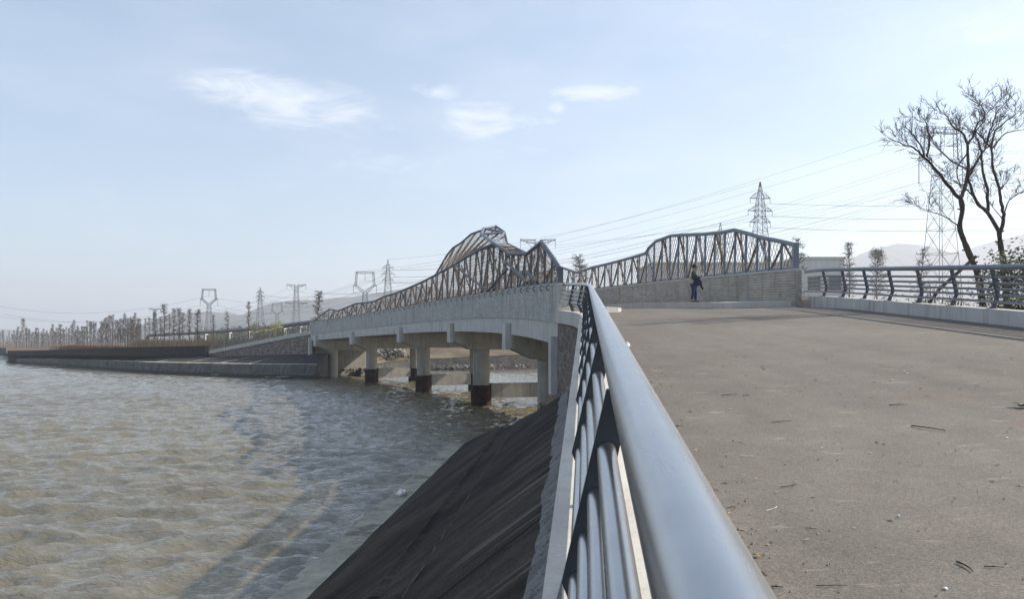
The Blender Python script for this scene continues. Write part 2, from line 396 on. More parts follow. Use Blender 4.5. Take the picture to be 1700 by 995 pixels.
# ------------------------------------------------------------------ road (one sheet: approach, bridge, ramp on the far bank)
rows = []
for D in list(np.arange(-14, 27, 1.0)):
    L = Vector((0.142+.0923*D+.12, D, zl(D))); Rr = Vector((xr(D), D+.6*max(0,min(1,D/27)), zl(D)+.3)); rows.append((L,Rr))
for D in np.linspace(29.5, 101.5, 37):
    rows.append((LC(D,.24,zroad(D,.24)), LC(D,9.16,zroad(D,9.16))))
RAMP = [(-25.4,101.5),(-30,104.6),(-36,108.6),(-43,113.2),(-52,119),(-64,127)]
RZ = [zroad(101.5)-k for k in (.1,.8,1.75,2.85,3.0,3.0)]
for (x, y), z in zip(RAMP[1:], RZ[1:]): rows.append((Vector((x+.2,y+.3,z)), Vector((x+5.2,y+8.2,z))))
m = MB(); NX = 12
vs = []; fs = []
for L, Rr in rows:
    for k in range(NX+1): vs.append(L.lerp(Rr, k/NX))
for i in range(len(rows)-1):
    for k in range(NX):
        a = i*(NX+1)+k; fs.append((a,a+1,a+NX+2,a+NX+1))
m.add(vs, fs); tag(m.build('road', M['asphalt'], smooth=True), kind='structure')
road_rows = rows
def road_z(x, y):
    if y < 27: 
        L = 0.142+.0923*y+.12; t = (x-L)/(xr(y)-L); return zl(y)+.3*t
    return zl(y)+.3*(x-2)/9
# sidewalks on the bridge with their kerb faces
m = swept(.25, 2.5, lambda d: zroad(d)-.1, lambda d: zroad(d,1)+.2, list(np.linspace(30.4,101.4,40)))
e = [LC(30.4,.25), LC(29.5,.5), LC(29.0,1.0), LC(28.85,1.7), LC(29.1,2.2), LC(29.6,2.45), LC(30.4,2.5)]
m.prism([Vector((p.x,p.y,zroad(29.5)-.1)) for p in e], (0,0,.315))
tag(m.build('sidewalk', M['kerb'], smooth=False), kind='structure')
m = swept(6.5, 9.14, lambda d: zroad(d,8)-.15, lambda d: zroad(d,8)+.2, list(np.linspace(31.2,101.4,40)))
m.prism([(xr(30.9)-.02,30.6,zroad(30.6,9)-.2),(xr(30.9)-3.05,31.0,zroad(30.6,6)-.2)]+[LC(31.2,6.5,zroad(31,7)-.2),LC(31.2,9.14,zroad(31,9)-.2)], (0,0,.42))
tag(m.build('sidewalk', M['kerb']), kind='structure')
# left coping under the railing (edge beam with a deeper outer face), bending with it
rl3 = smoothpath([(x,y,0) for x,y in RL[10:]], 2)
secs = []
for i, p in enumerate(rl3):
    t = (rl3[min(i+1,len(rl3)-1)]-rl3[max(i-1,0)]).normalized(); n = Vector((t.y,-t.x,0)); z = zl(p.y)
    top = z+.10
    a = p-n*.318; b = p+n*.125
    secs.append([a+Vector((0,0,top)), a+Vector((0,0,top-.46)), a+n*.06+Vector((0,0,top-.46)), b+Vector((0,0,top-.46)), b+Vector((0,0,top))])
m = MB(); m.sweep(secs); tag(m.build('kerb', M['kerb']), kind='structure')
# right kerb under the railing, outer face carried down
secs = []
for D in np.arange(-12, 31.3, 1.2):
    z = zl(D)+.3; x = xr(D)
    secs.append([Vector((x,D+.6,z+.36)), Vector((x,D+.6,z-.35)), Vector((x+.42,D+.6,z-.9)), Vector((x+.42,D+.6,z+.36))])
m = MB(); m.sweep(secs); tag(m.build('kerb', M['concrete']), kind='structure')

# ------------------------------------------------------------------ bridge
br = thing('road_bridge', 'curved concrete road bridge on round piers with strip faced parapets over the water', 'bridge', (0,60,0))
swept(0, .24, lambda d: ztop(d)-1.42, ztop).build('parapet', M['panel'], br)
tag(swept(WID-.24, WID, lambda d: ztop(d)-1.2, lambda d: ztop(d)+.62).build('parapet', M['panel_in'], br), 'water stained inner face of the right parapet')
m = swept(-.03, .27, lambda d: ztop(d), lambda d: ztop(d)+.06); m.build('coping', M['kerb'], br)
m = swept(WID-.28, WID+.03, lambda d: ztop(d)+.62, lambda d: ztop(d)+.68); m.build('coping', M['kerb'], br)
def zfas(d): return ztop(d)-2.27
swept(.05, .45, zfas, lambda d: ztop(d)-1.424).build('edge_girder', M['concrete'], br)
swept(WID-.45, WID-.05, zfas, lambda d: ztop(d)-1.204).build('edge_girder', M['concrete'], br)
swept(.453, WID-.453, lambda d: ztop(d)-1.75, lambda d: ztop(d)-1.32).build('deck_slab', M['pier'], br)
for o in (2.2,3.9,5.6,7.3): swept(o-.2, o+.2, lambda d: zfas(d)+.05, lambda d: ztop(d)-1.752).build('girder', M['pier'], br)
PD = [41.0, 56.3, 71.6, 87.0, 99.4]
for i, d in enumerate(PD):
    n = nrm(d); t = Vector((-n.y,n.x,0)); zf = zfas(d)
    o0, o1 = .02, WID-.02
    poly = [LC(d,o0,zf-.003), LC(d,o0,zf-.72), LC(d,1.25,zf-1.28), LC(d,WID-1.25,zf-1.28), LC(d,o1,zf-.72), LC(d,o1,zf-.003)]
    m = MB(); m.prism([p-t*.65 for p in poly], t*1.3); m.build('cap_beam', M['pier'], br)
    if i == 0:
        m = MB(); m.box(LC(d,2.15,-.1), (1.7,1.7,1.5), (n,t,Vector((0,0,1)))); m.build('footing', M['dark_wall'], br)
    for sgn in (0,1):
        m = MB(); c = LC(d, -.115 if sgn==0 else WID+.115, zf-.10); m.box(c, (.27,.85,1.36), (n,t,Vector((0,0,1)))); m.build('end_block', M['concrete'], br)
    cs = []
    for o in (2.15, 7.25):
        c = LC(d,o,0); m = MB(); m.tube([c+Vector((0,0,-1.2)), c+Vector((0,0,zf-1.24))], .6, 36, True)
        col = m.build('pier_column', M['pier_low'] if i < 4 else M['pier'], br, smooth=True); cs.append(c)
        if i < 4 and not (i == 0 and o < 4):
            m = MB(); m.tube([c+Vector((0,0,-1.4)), c+Vector((0,0,1.28))], [.745,.745], 36); m.tube([c+Vector((0,0,1.2)), c+Vector((0,0,1.34))], .70, 36)
            m.build('steel_casing', M['rust_steel'], col, smooth=True)
    if i < 4:
        m = MB(); mid = (cs[0]+cs[1])/2; m.box(mid+Vector((0,0,.92)), ((cs[1]-cs[0]).length-1.3,.8,1.02), (n,t,Vector((0,0,1)))); m.build('tie_beam', M['pier'], br)
# abutments with tall end blocks
for d, s in ((D0,-1),(D1,1)):
    n = nrm(d); t = Vector((-n.y,n.x,0)); zf = zfas(d)
    m = MB(); c = LC(d+.35*s*1.0,WID/2,(zf-5)/2+.3); m.box(LC(d+s*.55,WID/2,(zf+.35-2)/2), (WID-.7,1.0,zf+.3+2), (n,t,Vector((0,0,1)))); m.build('abutment', M['pier'], br)
    m = MB(); m.box(LC(d-s*.25,-.1,zf-.72), (.36,.62,2.15), (n,t,Vector((0,0,1)))); m.build('end_block', M['concrete'], br)
    m = MB(); m.box(LC(d-s*.02,.12,ztop(d)-.7), (.31,.3,1.45), (n,t,Vector((0,0,1)))); tag(m.build('end_post', M['kerb'], br), None)

# ------------------------------------------------------------------ sculptural truss fences on both parapets
def lerp_tab(tab, d):
    if d <= tab[0][0]: return tab[0][1]
    for (a, va), (b, vb) in zip(tab, tab[1:]):
        if d <= b: return va+(vb-va)*(d-a)/(b-a)
    return tab[-1][1]
def htab(pixels, o, zb):
    out = []
    for px, py in pixels:
        d = D_of_px(px, o); p = LC(d,o); out.append((d, CZ+(HY-py)/FX*p.y-zb(d)))
    return sorted(out)
ZL = lambda d: ztop(d)+.09
ZR = lambda d: ztop(d)+.71
WL = htab([(930,447),(899,402),(875,421.5),(847,422),(820,405),(800,412.5),(776,426),(757,438),(723,457),(700,469),(686,475),(660,486),(637,493),(622,500.5),(606,503),(590,504.5),(575,511),(561,516.5),(547,513.5),(535,522),(524,531)], .12, ZL)
WR = htab([(1321,407),(1292,400),(1265,395),(1242,388),(1219,382),(1196,386.5),(1166,389),(1127,390.6),(1114,391.5),(1089,401),(1077,412),(1072,421),(1048,428),(1016,436.6),(981,445),(958,453),(934,445)], WID-.12, ZR)
dl = WR[-1][0]
WR += [(dl+4,1.9),(dl+9,2.5),(dl+16,1.7),(dl+22,1.2),(dl+30,1.5),(98,.8),(101.2,.25)]
WR = [w for w in WR if w[0] <= 101.3]
def net(mb, a0, a1, b0, b1, cell=.26, r=.012):
    """diamond wire net filling the quad a0-a1 (bottom) / b0-b1 (top)"""
    w = ((a1-a0).length+(b1-b0).length)/2; h = ((b0-a0).length+(b1-a1).length)/2
    if w < .05 or h < .05: return
    nx = max(1, round(w/cell)); step = w/nx
    def pt(u, v): return a0.lerp(a1,u/w).lerp(b0.lerp(b1,u/w), v/h)
    for s in (1,-1):
        k = -math.ceil(h/step)-1
        while k <= nx+math.ceil(h/step)+1:
            u0 = k*step; u1 = u0+s*h*.62
            ta, tb = 0.0, 1.0                      # clip to 0..w
            du = u1-u0
            for lim, sg in ((0,1),(w,-1)):
                fa = (u0-lim)*sg; fb = (u1-lim)*sg
                if fa < 0 and fb < 0: ta = 2; break
                if fa < 0: ta = max(ta, fa/(fa-fb))
                elif fb < 0: tb = min(tb, fa/(fa-fb))
            if ta < tb-1e-3: mb.tube([pt(u0+du*ta,h*ta), pt(u0+du*tb,h*tb)], r, 3, False)
            k += 1
def truss(tab, o, zb, label, steel_m, brown_m, pitch, canopy=None, front=-1):
    T = thing('truss_fence', label, 'truss fence', LC(tab[0][0],o,zb(tab[0][0])))
    d0, d1 = tab[0][0], tab[-1][0]
    nst = max(8, int((d1-d0)/pitch)); st = [d0+(d1-d0)*i/nst for i in range(nst+1)]
    n_ = lambda d: nrm(d)*front
    B = [LC(d,o,zb(d)) for d in st]; Tp = [LC(d,o,zb(d)+lerp_tab(tab,d)) for d in st]
    mb = MB(); mb.tube(B, .065, 8); mb.build('bottom_chord', steel_m, T, smooth=True)
    ch = sorted(set(st+[d for d,_ in tab])); mb = MB(); mb.tube([LC(d,o,zb(d)+lerp_tab(tab,d)) for d in ch], .09, 10); mb.build('top_chord', steel_m, T, smooth=True)
    mb = MB(); mb.tube([B[0]-Vector((0,0,.05)), Tp[0]+Vector((0,0,.08))], .14, 4, True, .78); mb.build('end_post', steel_m, T)
    rnd = random.Random(5)
    for i in range(1, len(st)):
        h = (Tp[i]-B[i]).length
        off = n_(st[i])*.05
        mb = MB(); mb.tube([B[i]+off, Tp[i]+off*.4], .058 if h > .8 else .042, 6); mb.build('strut', steel_m, T, smooth=True)
        a, b = (B[i-1], Tp[i]) if i % 2 else (Tp[i-1], B[i])
        mb = MB(); mb.tube([a-off*1.6, b-off*.6], .055 if h > .8 else .04, 6); mb.build('diagonal', brown_m if i % 3 else steel_m, T, smooth=True)
        mb = MB(); c = B[i]; mb.box(c-Vector((0,0,.045)), (.16,.2,.09)); o < 1 and mb.tube([c+n_(st[i])*.1+Vector((0,0,-.04)), c+n_(st[i])*.24+Vector((0,0,-.1)), c+n_(st[i])*.25+Vector((0,0,-.24)), c+n_(st[i])*.16+Vector((0,0,-.30))], .022, 5)
        mb.build('base_bracket', M['truss_dark'], T)
        if h > 1.0 and o < 1:
            j = max(0, min(len(st)-1, i+rnd.choice((-2,-1,1,2)))); e = Tp[j].lerp(B[j], rnd.uniform(0,.35)); mb = MB(); mb.tube([B[i]-off*2.4, e-off*2.4], .05, 6); mb.build('cross_brace', rnd.choice((brown_m, steel_m, brown_m)), T, smooth=True)
        if i % 2 and h > 1.3:
            c = B[i-1].lerp(B[i], .5); e = Tp[i-1].lerp(Tp[i], rnd.uniform(.2,.9)); mb = MB(); mb.tube([c-off*2, e-off*2], .04, 6); mb.build('brace', brown_m, T, smooth=True)
    mb = MB()
    for i in range(len(st)-1):
        off = n_(st[i])*-.03; net(mb, B[i]+off, B[i+1]+off, Tp[i]+off, Tp[i+1]+off)
    mb.build('wire_net', M['net'], T)
    return T, st
TL, stL = truss(WL, .12, ZL, 'tall twisted steel truss fence with leaf shaped canopy along the left parapet', M['truss_dark'], M['truss_rust'], 1.55)
# leaf-shaped canopy leaning in over the sidewalk: outer chord with its own offset
EDGE = []
for px, py, o in ((723,457,.12),(742,424,.7),(752,412,1.0),(766,403,1.3),(782,389,1.7),(800,382.5,2.0),(823,375.5,2.5),(838,386,2.4),(842,405,1.9),(858,413,.9),(875,421.5,.12)):
    d = D_of_px(px,o); p = LC(d,o); EDGE.append(Vector((p.x,p.y,CZ+(HY-py)/FX*p.y)))
mb = MB(); mb.tube(EDGE, .075, 10); mb.build('canopy_chord', M['truss_dark'], TL, smooth=True)
TIP = []
for px, py, o in ((846,421.5,.12),(820,404,.45),(799,389,.8),(803,379.5,1.3)):
    d = D_of_px(px,o); p = LC(d,o); TIP.append(Vector((p.x,p.y,CZ+(HY-py)/FX*p.y)))
mb = MB(); mb.tube(TIP, .1, 10); mb.build('canopy_chord', M['truss_steel'], TL, smooth=True)
for a, b in ((TIP[3],EDGE[6]),(TIP[3],EDGE[7]),(TIP[2],EDGE[7]),(TIP[2],EDGE[5]),(TIP[1],EDGE[8]),(TIP[1],EDGE[7])):
    mb = MB(); mb.tube([a,b], .07, 8); mb.build('cross_tie', M['truss_steel'], TL, smooth=True)
def along(pts, u):
    L = [0.0]
    for a, b in zip(pts, pts[1:]): L.append(L[-1]+(b-a).length)
    x = u*L[-1]
    for i in range(len(pts)-1):
        if x <= L[i+1]+1e-9: return pts[i].lerp(pts[i+1], (x-L[i])/max(1e-9,L[i+1]-L[i]))
    return pts[-1]
wall_top = [LC(d,.12,ZL(d)+lerp_tab(WL,d)) for d in np.linspace(D_of_px(723,.12), D_of_px(875,.12), 40)]
mbn = MB(); NC = 17
for i in range(1, NC):
    u = i/NC; a = along(wall_top,u); b = along(EDGE,u)
    mb = MB(); mb.tube([a,b], .05, 6); mb.build('rib', M['truss_dark'] if i%2 else M['truss_rust'], TL, smooth=True)
    a2 = along(wall_top,u-1/NC); b2 = along(EDGE,u-1/NC)
    mb = MB(); mb.tube([a2,b], .042, 6); mb.build('canopy_diagonal', M['truss_rust'], TL, smooth=True)
    net(mbn, a2, a, b2, b)
mbn.build('canopy_net', M['net'], TL)
# heavy crossing diagonals of the tall bay
for (p1, p2) in (((773,456),(811,483)),((841,435),(876,470)),((843,447),(812,482)),((757,439),(773,456)),((875,452),(893,469))):
    q = []
    for px, py in (p1,p2):
        d = D_of_px(px,.05); p = LC(d,.02); q.append(Vector((p.x,p.y,CZ+(HY-py)/FX*p.y)))
    mb = MB(); mb.tube(q, .075, 8); mb.build('main_diagonal', M['truss_dark'], TL, smooth=True)
TR, stR = truss(WR, WID-.12, ZR, 'long steel truss fence of V bracing with wire net on the right parapet', M['truss_steel'], M['truss_rust'], 1.02)

# ------------------------------------------------------------------ tube railings with kinked plate posts
def railing(label, path, zbase, posts, side, steel_m, post_m, height=.95, n_bars=4, r_top=.065, scale=1.0, bars=None):
    """path: plan points; side: +1 posts kink to the right of travel, -1 to the left"""
    pts = [Vector((x,y,0)) for x, y in path]
    def at(i):
        t = (pts[min(i+1,len(pts)-1)]-pts[max(i-1,0)]).normalized(); return pts[i], Vector((t.y,-t.x,0))*side, t
    T = thing('railing', label, 'railing', (pts[0].x, pts[0].y, zbase(pts[0].y, pts[0].x)))
    c = []
    for i in range(len(pts)):
        p, n, t = at(i); c.append(p+Vector((0,0,zbase(p.y,p.x)+height)))
    mb = MB(); mb.tube(c, r_top, 24); mb.build('top_rail', steel_m, T, smooth=True)
    for o, h in bars:
        q = []
        for i in range(len(pts)):
            p, n, t = at(i); q.append(p+n*o*scale+Vector((0,0,zbase(p.y,p.x)+h*scale)))
        mb = MB(); mb.tube(q, .032*scale, 14); mb.build('rail_bar', steel_m, T, smooth=True)
    L = [0.0]
    for a, b in zip(pts, pts[1:]): L.append(L[-1]+(b-a).length)
    for s in posts:
        k = max(i for i in range(len(L)) if L[i] <= s+1e-6); k = min(k, len(pts)-2)
        f = (s-L[k])/max(1e-9,L[k+1]-L[k]); p = pts[k].lerp(pts[k+1], f); t = (pts[k+1]-pts[k]).normalized(); n = Vector((t.y,-t.x,0))*side
        z = zbase(p.y,p.x); h = height
        prof = [(-.005,0),(.10,0),(.220,.30),(.072,h-.01),(-.012,h-.01),(.128,.30)]
        poly = [p+n*(a*scale)+Vector((0,0,z+b*scale if b < h-.1 else z+b)) for a, b in prof]
        mb = MB(); mb.prism([q-t*.022*scale for q in poly], t*.044*scale)
        po = mb.build('post', post_m, T)
        mb = MB(); mb.box(p+n*.025+Vector((0,0,z+.008)), (.2*scale,.12*scale,.016), (n,t,Vector((0,0,1)))); mb.build('base_plate', post_m, po)
    return T
lp = smoothpath([(x,y,0) for x,y in RL[8:]], 3); lp = [(p.x,p.y) for p in lp]
i0 = min(range(len(lp)), key=lambda i: abs(lp[i][1])); s0 = sum(math.dist(lp[i],lp[i+1]) for i in range(i0))
tot = sum(math.dist(a,b) for a,b in zip(lp,lp[1:]))
ps = [s0+.72+1.92*k for k in range(-1,13)]; ps = [p for p in ps if p < tot-5.2]; last = ps[-1]
while last+1.15 < tot-.25: last += 1.12; ps.append(last)
BARS = [(.06,.165),(.165,.315),(.135,.45),(.105,.59),(.073,.74)]
railing('silver tube railing with dark kinked posts running from close up to the left parapet', lp, lambda y,x: zl(y)+.10, ps, -1, M['rail_tube'], M['rail_post'], bars=BARS)
rp = [(xr(d)+.17, d+.6) for d in np.arange(-8, 30.9, .8)]; rp.append((xr(30.9)+.16,31.3))
tr = sum(math.dist(a,b) for a,b in zip(rp,rp[1:]))
railing('long tube railing with kinked posts on a concrete kerb along the right road edge', rp, lambda y,x: zl(y-.6)+.3+.36, [tr-1.75-1.82*k for k in range(21)], 1, M['rail_tube_far'], M['rail_post_far'], height=.97, bars=BARS)
# railing of the ramp on the far bank
fp = [(x-.1,y-.1) for x,y in RAMP[:4]]; fp2 = smoothpath([(x,y,0) for x,y in fp], 6); fp = [(p.x,p.y) for p in fp2]
def zramp(y, x): return float(np.interp(-x, [25.4,30,36,43,52], RZ[:5]))+.25
tf = sum(math.dist(a,b) for a,b in zip(fp,fp[1:]))
railing('small distant railing sloping down the stone ramp on the far bank', fp, zramp, [.5+.98*k for k in range(int(tf/.98))], -1, M['truss_dark'], M['rail_post'], height=.98, r_top=.05, bars=BARS)
# ------------------------------------------------------------------ near embankment
def top_pt(D): return Vector((-.118+.072*D-.03, D, CZ-1.15))
def toe_pt(D): return Vector((-4.37+.072*D, D, CZ-4.3))
AL = [0,.15,.3,.45,.585,.60,.715,.73,.86,1.0]
def dend(a): return float(np.interp(a, [0,.2,.45,.69,.85,1], [33,30,25.5,20.2,18.0,16.7]))
nsl = Vector((-.6,0,.8))
m = MB(); cols = []
for a in AL:
    c = []
    for k in range(61):
        D = -10+(dend(a)+10)*k/60
        p = toe_pt(D).lerp(top_pt(D), a)
        if .59 < a < .72: p = p-nsl*.055
        p = p+nsl*(mnoise.noise(Vector((D*.7,a*4,3)))*.018)
        c.append((p, (D, (1-a)*5.3)))
    cols.append(c)
for i in range(len(AL)-1):
    for k in range(60):
        q = [cols[i][k], cols[i][k+1], cols[i+1][k+1], cols[i+1][k]]
        m.add([x[0] for x in q], [(3,2,1,0)], [[x[1] for x in reversed(q)]])
# the slope turns in under the bridge past its end
for i in range(len(AL)-1):
    a, b = cols[i][60][0], cols[i+1][60][0]
    a2 = Vector((3.0+2*AL[i], 35.5+.5*AL[i], -.5)); b2 = Vector((3.0+2*AL[i+1], 35.5+.5*AL[i+1], -.5))
    m.add([a,a2,b2,b], [(3,2,1,0)], [[(cols[i+1][60][1]),(30,3),(30,3.2),(cols[i][60][1])]])
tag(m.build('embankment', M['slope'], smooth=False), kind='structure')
m = MB(); secs = []
for D in np.arange(-10, 16.6, .12):
    t = top_pt(D)+nsl*.006; w = .055+.035*mnoise.noise(Vector((D*.9,7,1)))+.022*mnoise.noise(Vector((D*4,3,1)))
    d = (toe_pt(D)-top_pt(D)).normalized()
    secs.append([t-d*.10+Vector((.04,0,.05)), t+d*w])
m.sweep(secs, closed=False); tag(m.build('mortar_strip', M['mortar']), kind='structure')
# broken pale mortar edge along the step of the slope, with gaps where slabs have dropped
m = MB(); rq = random.Random(8)
for D in np.arange(-2, 19.5, .16):
    if rq.random() < .9:
        a = .732+rq.uniform(-.004,.004); p = toe_pt(D).lerp(top_pt(D), a)+nsl*.008; w = rq.uniform(.004,.016); d = (top_pt(D)-toe_pt(D)).normalized()
        q = toe_pt(D+.165).lerp(top_pt(D+.165), a+rq.uniform(-.003,.003))+nsl*.008
        m.add([p-d*w, q-d*w, q+d*w, p+d*w], [(0,1,2,3)])
    if rq.random() < .3:
        a = .583+rq.uniform(-.004,.004); p = toe_pt(D).lerp(top_pt(D), a)+nsl*.008; q = toe_pt(D+.3).lerp(top_pt(D+.3), a)+nsl*.008; d = (top_pt(D)-toe_pt(D)).normalized(); m.add([p, q, q+d*.016, p+d*.016], [(0,1,2,3)])
tag(m.build('mortar_strip', M['old_joint']), kind='structure')
# toe ledge of pale concrete at the waterline
secs = []
for D in np.arange(-10, 33.2, .25):
    x = -4.37+.072*D; j = .09*mnoise.noise(Vector((D*.8,2,2)))+.05*mnoise.noise(Vector((D*3.1,5,2)))
    secs.append([Vector((x+.1,D,.27)), Vector((x-.62+j,D,.24)), Vector((x-.74+j,D,-.6)), Vector((x+.3,D,-.6))])
m = MB(); m.sweep(secs); tag(m.build('toe_ledge', M['toe']), kind='structure')
# retaining wall below the coping
wl = thing('retaining_wall', 'rubble stone retaining wall under the coping of the near railing', 'wall', (1.6,20,2))
secs = []
for i, p in enumerate(rl3):
    t = (rl3[min(i+1,len(rl3)-1)]-rl3[max(i-1,0)]).normalized(); n = Vector((t.y,-t.x,0)); z = zl(p.y)+.10-.463
    a = p-n*.235; b = p+n*.15; zb = CZ-1.30 if p.y < 15 else -.6
    if z < zb+.02: zb = z-.05
    secs.append([a+Vector((0,0,z)), a+Vector((0,0,zb)), b+Vector((0,0,zb)), b+Vector((0,0,z))])
m = MB(); m.sweep(secs); m.build('stone_face', M['masonry'], wl)

# ------------------------------------------------------------------ water
def water_mat():
    m, nt, b = newmat('turbid_lake_water'); v = coords(nt)
    f1 = noise(nt, coords(nt,'Object',(.8,2.0,1),(0,0,R(20))), 5.5, 6, .6); f2 = noise(nt, coords(nt,'Object',(.8,1.9,1),(0,0,R(14))), 1.5, 5, .6)
    big = noise(nt, v, .07, 4)
    c = ramp(nt, big, [(.3,(.108,.092,.056)),(.7,(.158,.135,.084))])
    nt.links.new(c, b.inputs['Base Color']); b.inputs['Roughness'].default_value = .05; b.inputs['IOR'].default_value = 1.9; b.inputs['Specular Tint'].default_value = (.86,.94,1,1); b.inputs['Specular IOR Level'].default_value = .5
    h = math_(nt,'ADD', math_(nt,'MULTIPLY', f1, .5), f2)
    bump(nt, b, h, 1.0, .13); return m
M['water'] = water_mat()
rw = np.random.RandomState(3)
def axis(segs):
    out = []
    for a, b, st in segs: out += list(np.arange(a, b-1e-6, st))
    return np.array(out+[segs[-1][1]])
gx = axis([(-150,-70,.8),(-70,-30,.4),(-30,6,.15),(6,40,.6)]); gy = axis([(6,12,.4),(12,34,.11),(34,70,.25),(70,110,.5),(110,180,.9)])
X, Y = np.meshgrid(gx, gy)
Z = np.zeros_like(X)
for k in range(70):
    lam = .36*(2.5/.36)**rw.rand(); th = R(-70)+rw.randn()*.5; kk = 2*math.pi/lam
    ph = (X*math.cos(th)+Y*math.sin(th))*kk+rw.rand()*6.28+.9*np.sin(X*.21+rw.rand()*6)+.7*np.sin(Y*.17+rw.rand()*6)
    Z += .0098*lam**.85*(1.0-2.0*np.abs(np.sin(ph/2)))
ex = np.minimum(np.minimum(X-gx[0], gx[-1]-X)/10, np.minimum(Y-gy[0], gy[-1]-Y)/6); Z *= np.clip(ex, 0, 1)
Z *= np.clip(1.15-Y/260, .4, 1)
m = MB(); nx, ny = len(gx), len(gy)
m.v = list(zip(X.ravel().tolist(), Y.ravel().tolist(), Z.ravel().tolist()))
m.f = [(j*nx+i, j*nx+i+1, (j+1)*nx+i+1, (j+1)*nx+i) for j in range(ny-1) for i in range(nx-1)]
x0,x1,y0,y1 = float(gx[0]),float(gx[-1]),float(gy[0]),float(gy[-1]); BIG = 4100
m.add([(-BIG,-200,0),(BIG,-200,0),(BIG,BIG,0),(-BIG,BIG,0),(x0,y0,0),(x1,y0,0),(x1,y1,0),(x0,y1,0)], [(0,1,5,4),(1,2,6,5),(2,3,7,6),(3,0,4,7)])
tag(m.build('water', M['water'], smooth=True), kind='structure')

# ------------------------------------------------------------------ land
FR = [(-5000,2600,2.6),(-900,640,2.4),(-400,430,2.3),(-230,320,2.2),(-150,240,2.0),(-110,195,2.0),(-104.8,165,1.9),(-86.2,147.8,2.2),(-70.2,131.2,2.4),(-55,118.9,2.5),(-43.8,114.2,2.7),(-30,106,2.9),(-21,105,2.6),(-20.4,111,1.05),(-14.5,121,1.65),(4,129,2.3),(40,146,2.4),(120,190,2.6),(500,330,3),(5000,1500,3)]
m = MB(); ks = [1,1.04,1.12,1.3,1.7,2.5,5,12,40]
for (x,y,z) in FR:
    for k in ks:
        kk = k if math.hypot(x,y)*k < 8500 else 8500/math.hypot(x,y)+.001*k
        e = {1:0,1.04:.5,1.12:.9}.get(k,1.0)
        m.v.append((x*kk, y*kk, z+(max(0,3.5-z) if x > -22 else .2)*e))
nk = len(ks)
m.f = [(i*nk+j, (i+1)*nk+j, (i+1)*nk+j+1, i*nk+j+1) for i in range(len(FR)-1) for j in range(nk-1)]
tag(m.build('ground', M['earth'], smooth=True), kind='structure')
# ground to the right of the approach
m = MB(); rws = []
for D in list(np.arange(-30,34,4)):
    zz = zl(min(D,27))+.3-.85
    rws.append([Vector((xr(D)+.415,D+.6,zz)), Vector((xr(D)+2.2,D+.7,min(zz,4.1))), Vector((xr(D)+9,D+1,3.6)), Vector((60,D+14*(D>20),3.3)), Vector((700,D+130*(D>20),3.0))])
m.v = [p for r in rws for p in r]; m.f = [(i*5+j,i*5+j+1,(i+1)*5+j+1,(i+1)*5+j) for i in range(len(rws)-1) for j in range(4)]
e = rws[-1]; m.add(e+[p-Vector((0,-2,5)) for p in e], [(j,5+j,6+j,j+1) for j in range(4)])
tag(m.build('ground', M['earth'], smooth=True), kind='structure')
# far bank: toe wall, ledge, paved slope, dark wall on top
BK = [(-23.9,95.6),(-30.8,97.6),(-48.8,109.5),(-64,124.5),(-80,141),(-99,158.5)]
LZ = [1.6,1.55,1.45,1.3,1.1,.75]; SZ = [2.85,2.75,2.5,2.3,2.05,1.6]
def inl(i):
    a = Vector((*BK[max(i-1,0)],0)); b = Vector((*BK[min(i+1,len(BK)-1)],0)); t = (b-a).normalized(); n = Vector((-t.y,t.x,0))
    return n if n.y > 0 else -n
secs, secs2 = [], []
for i, (x,y) in enumerate(BK):
    p = Vector((x,y,0)); n = inl(i); w = (3.5,6.3,8,7,6.5,6)[i]
    secs.append([p+n*.35+Vector((0,0,LZ[i])), p+Vector((0,0,-.6)), p+n*2+Vector((0,0,-.6)), p+n*1.0+Vector((0,0,LZ[i]+.02))])
    secs2.append([p+n*.93+Vector((0,0,LZ[i]+.05)), p+n*w+Vector((0,0,SZ[i])), p+n*(w+2.5)+Vector((0,0,SZ[i]+.02))])
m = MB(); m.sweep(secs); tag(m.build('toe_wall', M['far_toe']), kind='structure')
m = MB(); m.sweep([[Vector(q[0])+Vector((0,0,.004)), Vector(q[0]).lerp(Vector(q[3]),.9)+Vector((0,0,.07)), Vector(q[0]).lerp(Vector(q[3]),.9)+Vector((0,0,-.2)), Vector(q[0])+Vector((0,0,-.12))] for q in secs]); tag(m.build('toe_ledge', M['toe']), kind='structure')
m = MB(); m.sweep(secs2, closed=False)
e = [Vector(q) for q in secs2[-1]]; m.add(e+[e[0]+Vector((-4,14,-1.2)), e[1]+Vector((-3,16,-.4)), e[2]+Vector((0,16,0))], [(0,1,4,3),(1,2,5,4)])
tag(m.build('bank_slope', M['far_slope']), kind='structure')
# thin pale slab joints lying on the far slope
m = MB()
for u in (1.15,1.42,1.75,2.1,2.5,2.9,3.4,3.9,4.4):
    i = int(u); f = u-i
    a = Vector(secs2[i][0]).lerp(Vector(secs2[i+1][0]), f); b = Vector(secs2[i][1]).lerp(Vector(secs2[i+1][1]), f)+Vector((1.2,.4,0)); m.tube([a+Vector((0,0,.03)),b+Vector((0,0,.03))], .045, 4)
tag(m.build('bank_joint_strips', M['toe']), kind='structure')
wt = thing('flood_wall', 'long low dark flood wall along the top of the far left bank', 'wall', (-70,136,2.2))
secs = []
for x, y, zb, zt_ in ((-43.3,112.5,2.3,3.62),(-53.7,117.0,2.2,3.42),(-69.0,129.9,2.0,3.05),(-85,146.2,1.8,2.6),(-103.6,163.6,1.4,2.25)):
    secs.append([(x,y,zt_),(x,y,zb),(x+.3,y+.4,zb),(x+.3,y+.4,zt_)])
m = MB(); m.sweep(secs); m.build('wall_body', M['dark_wall'], wt)
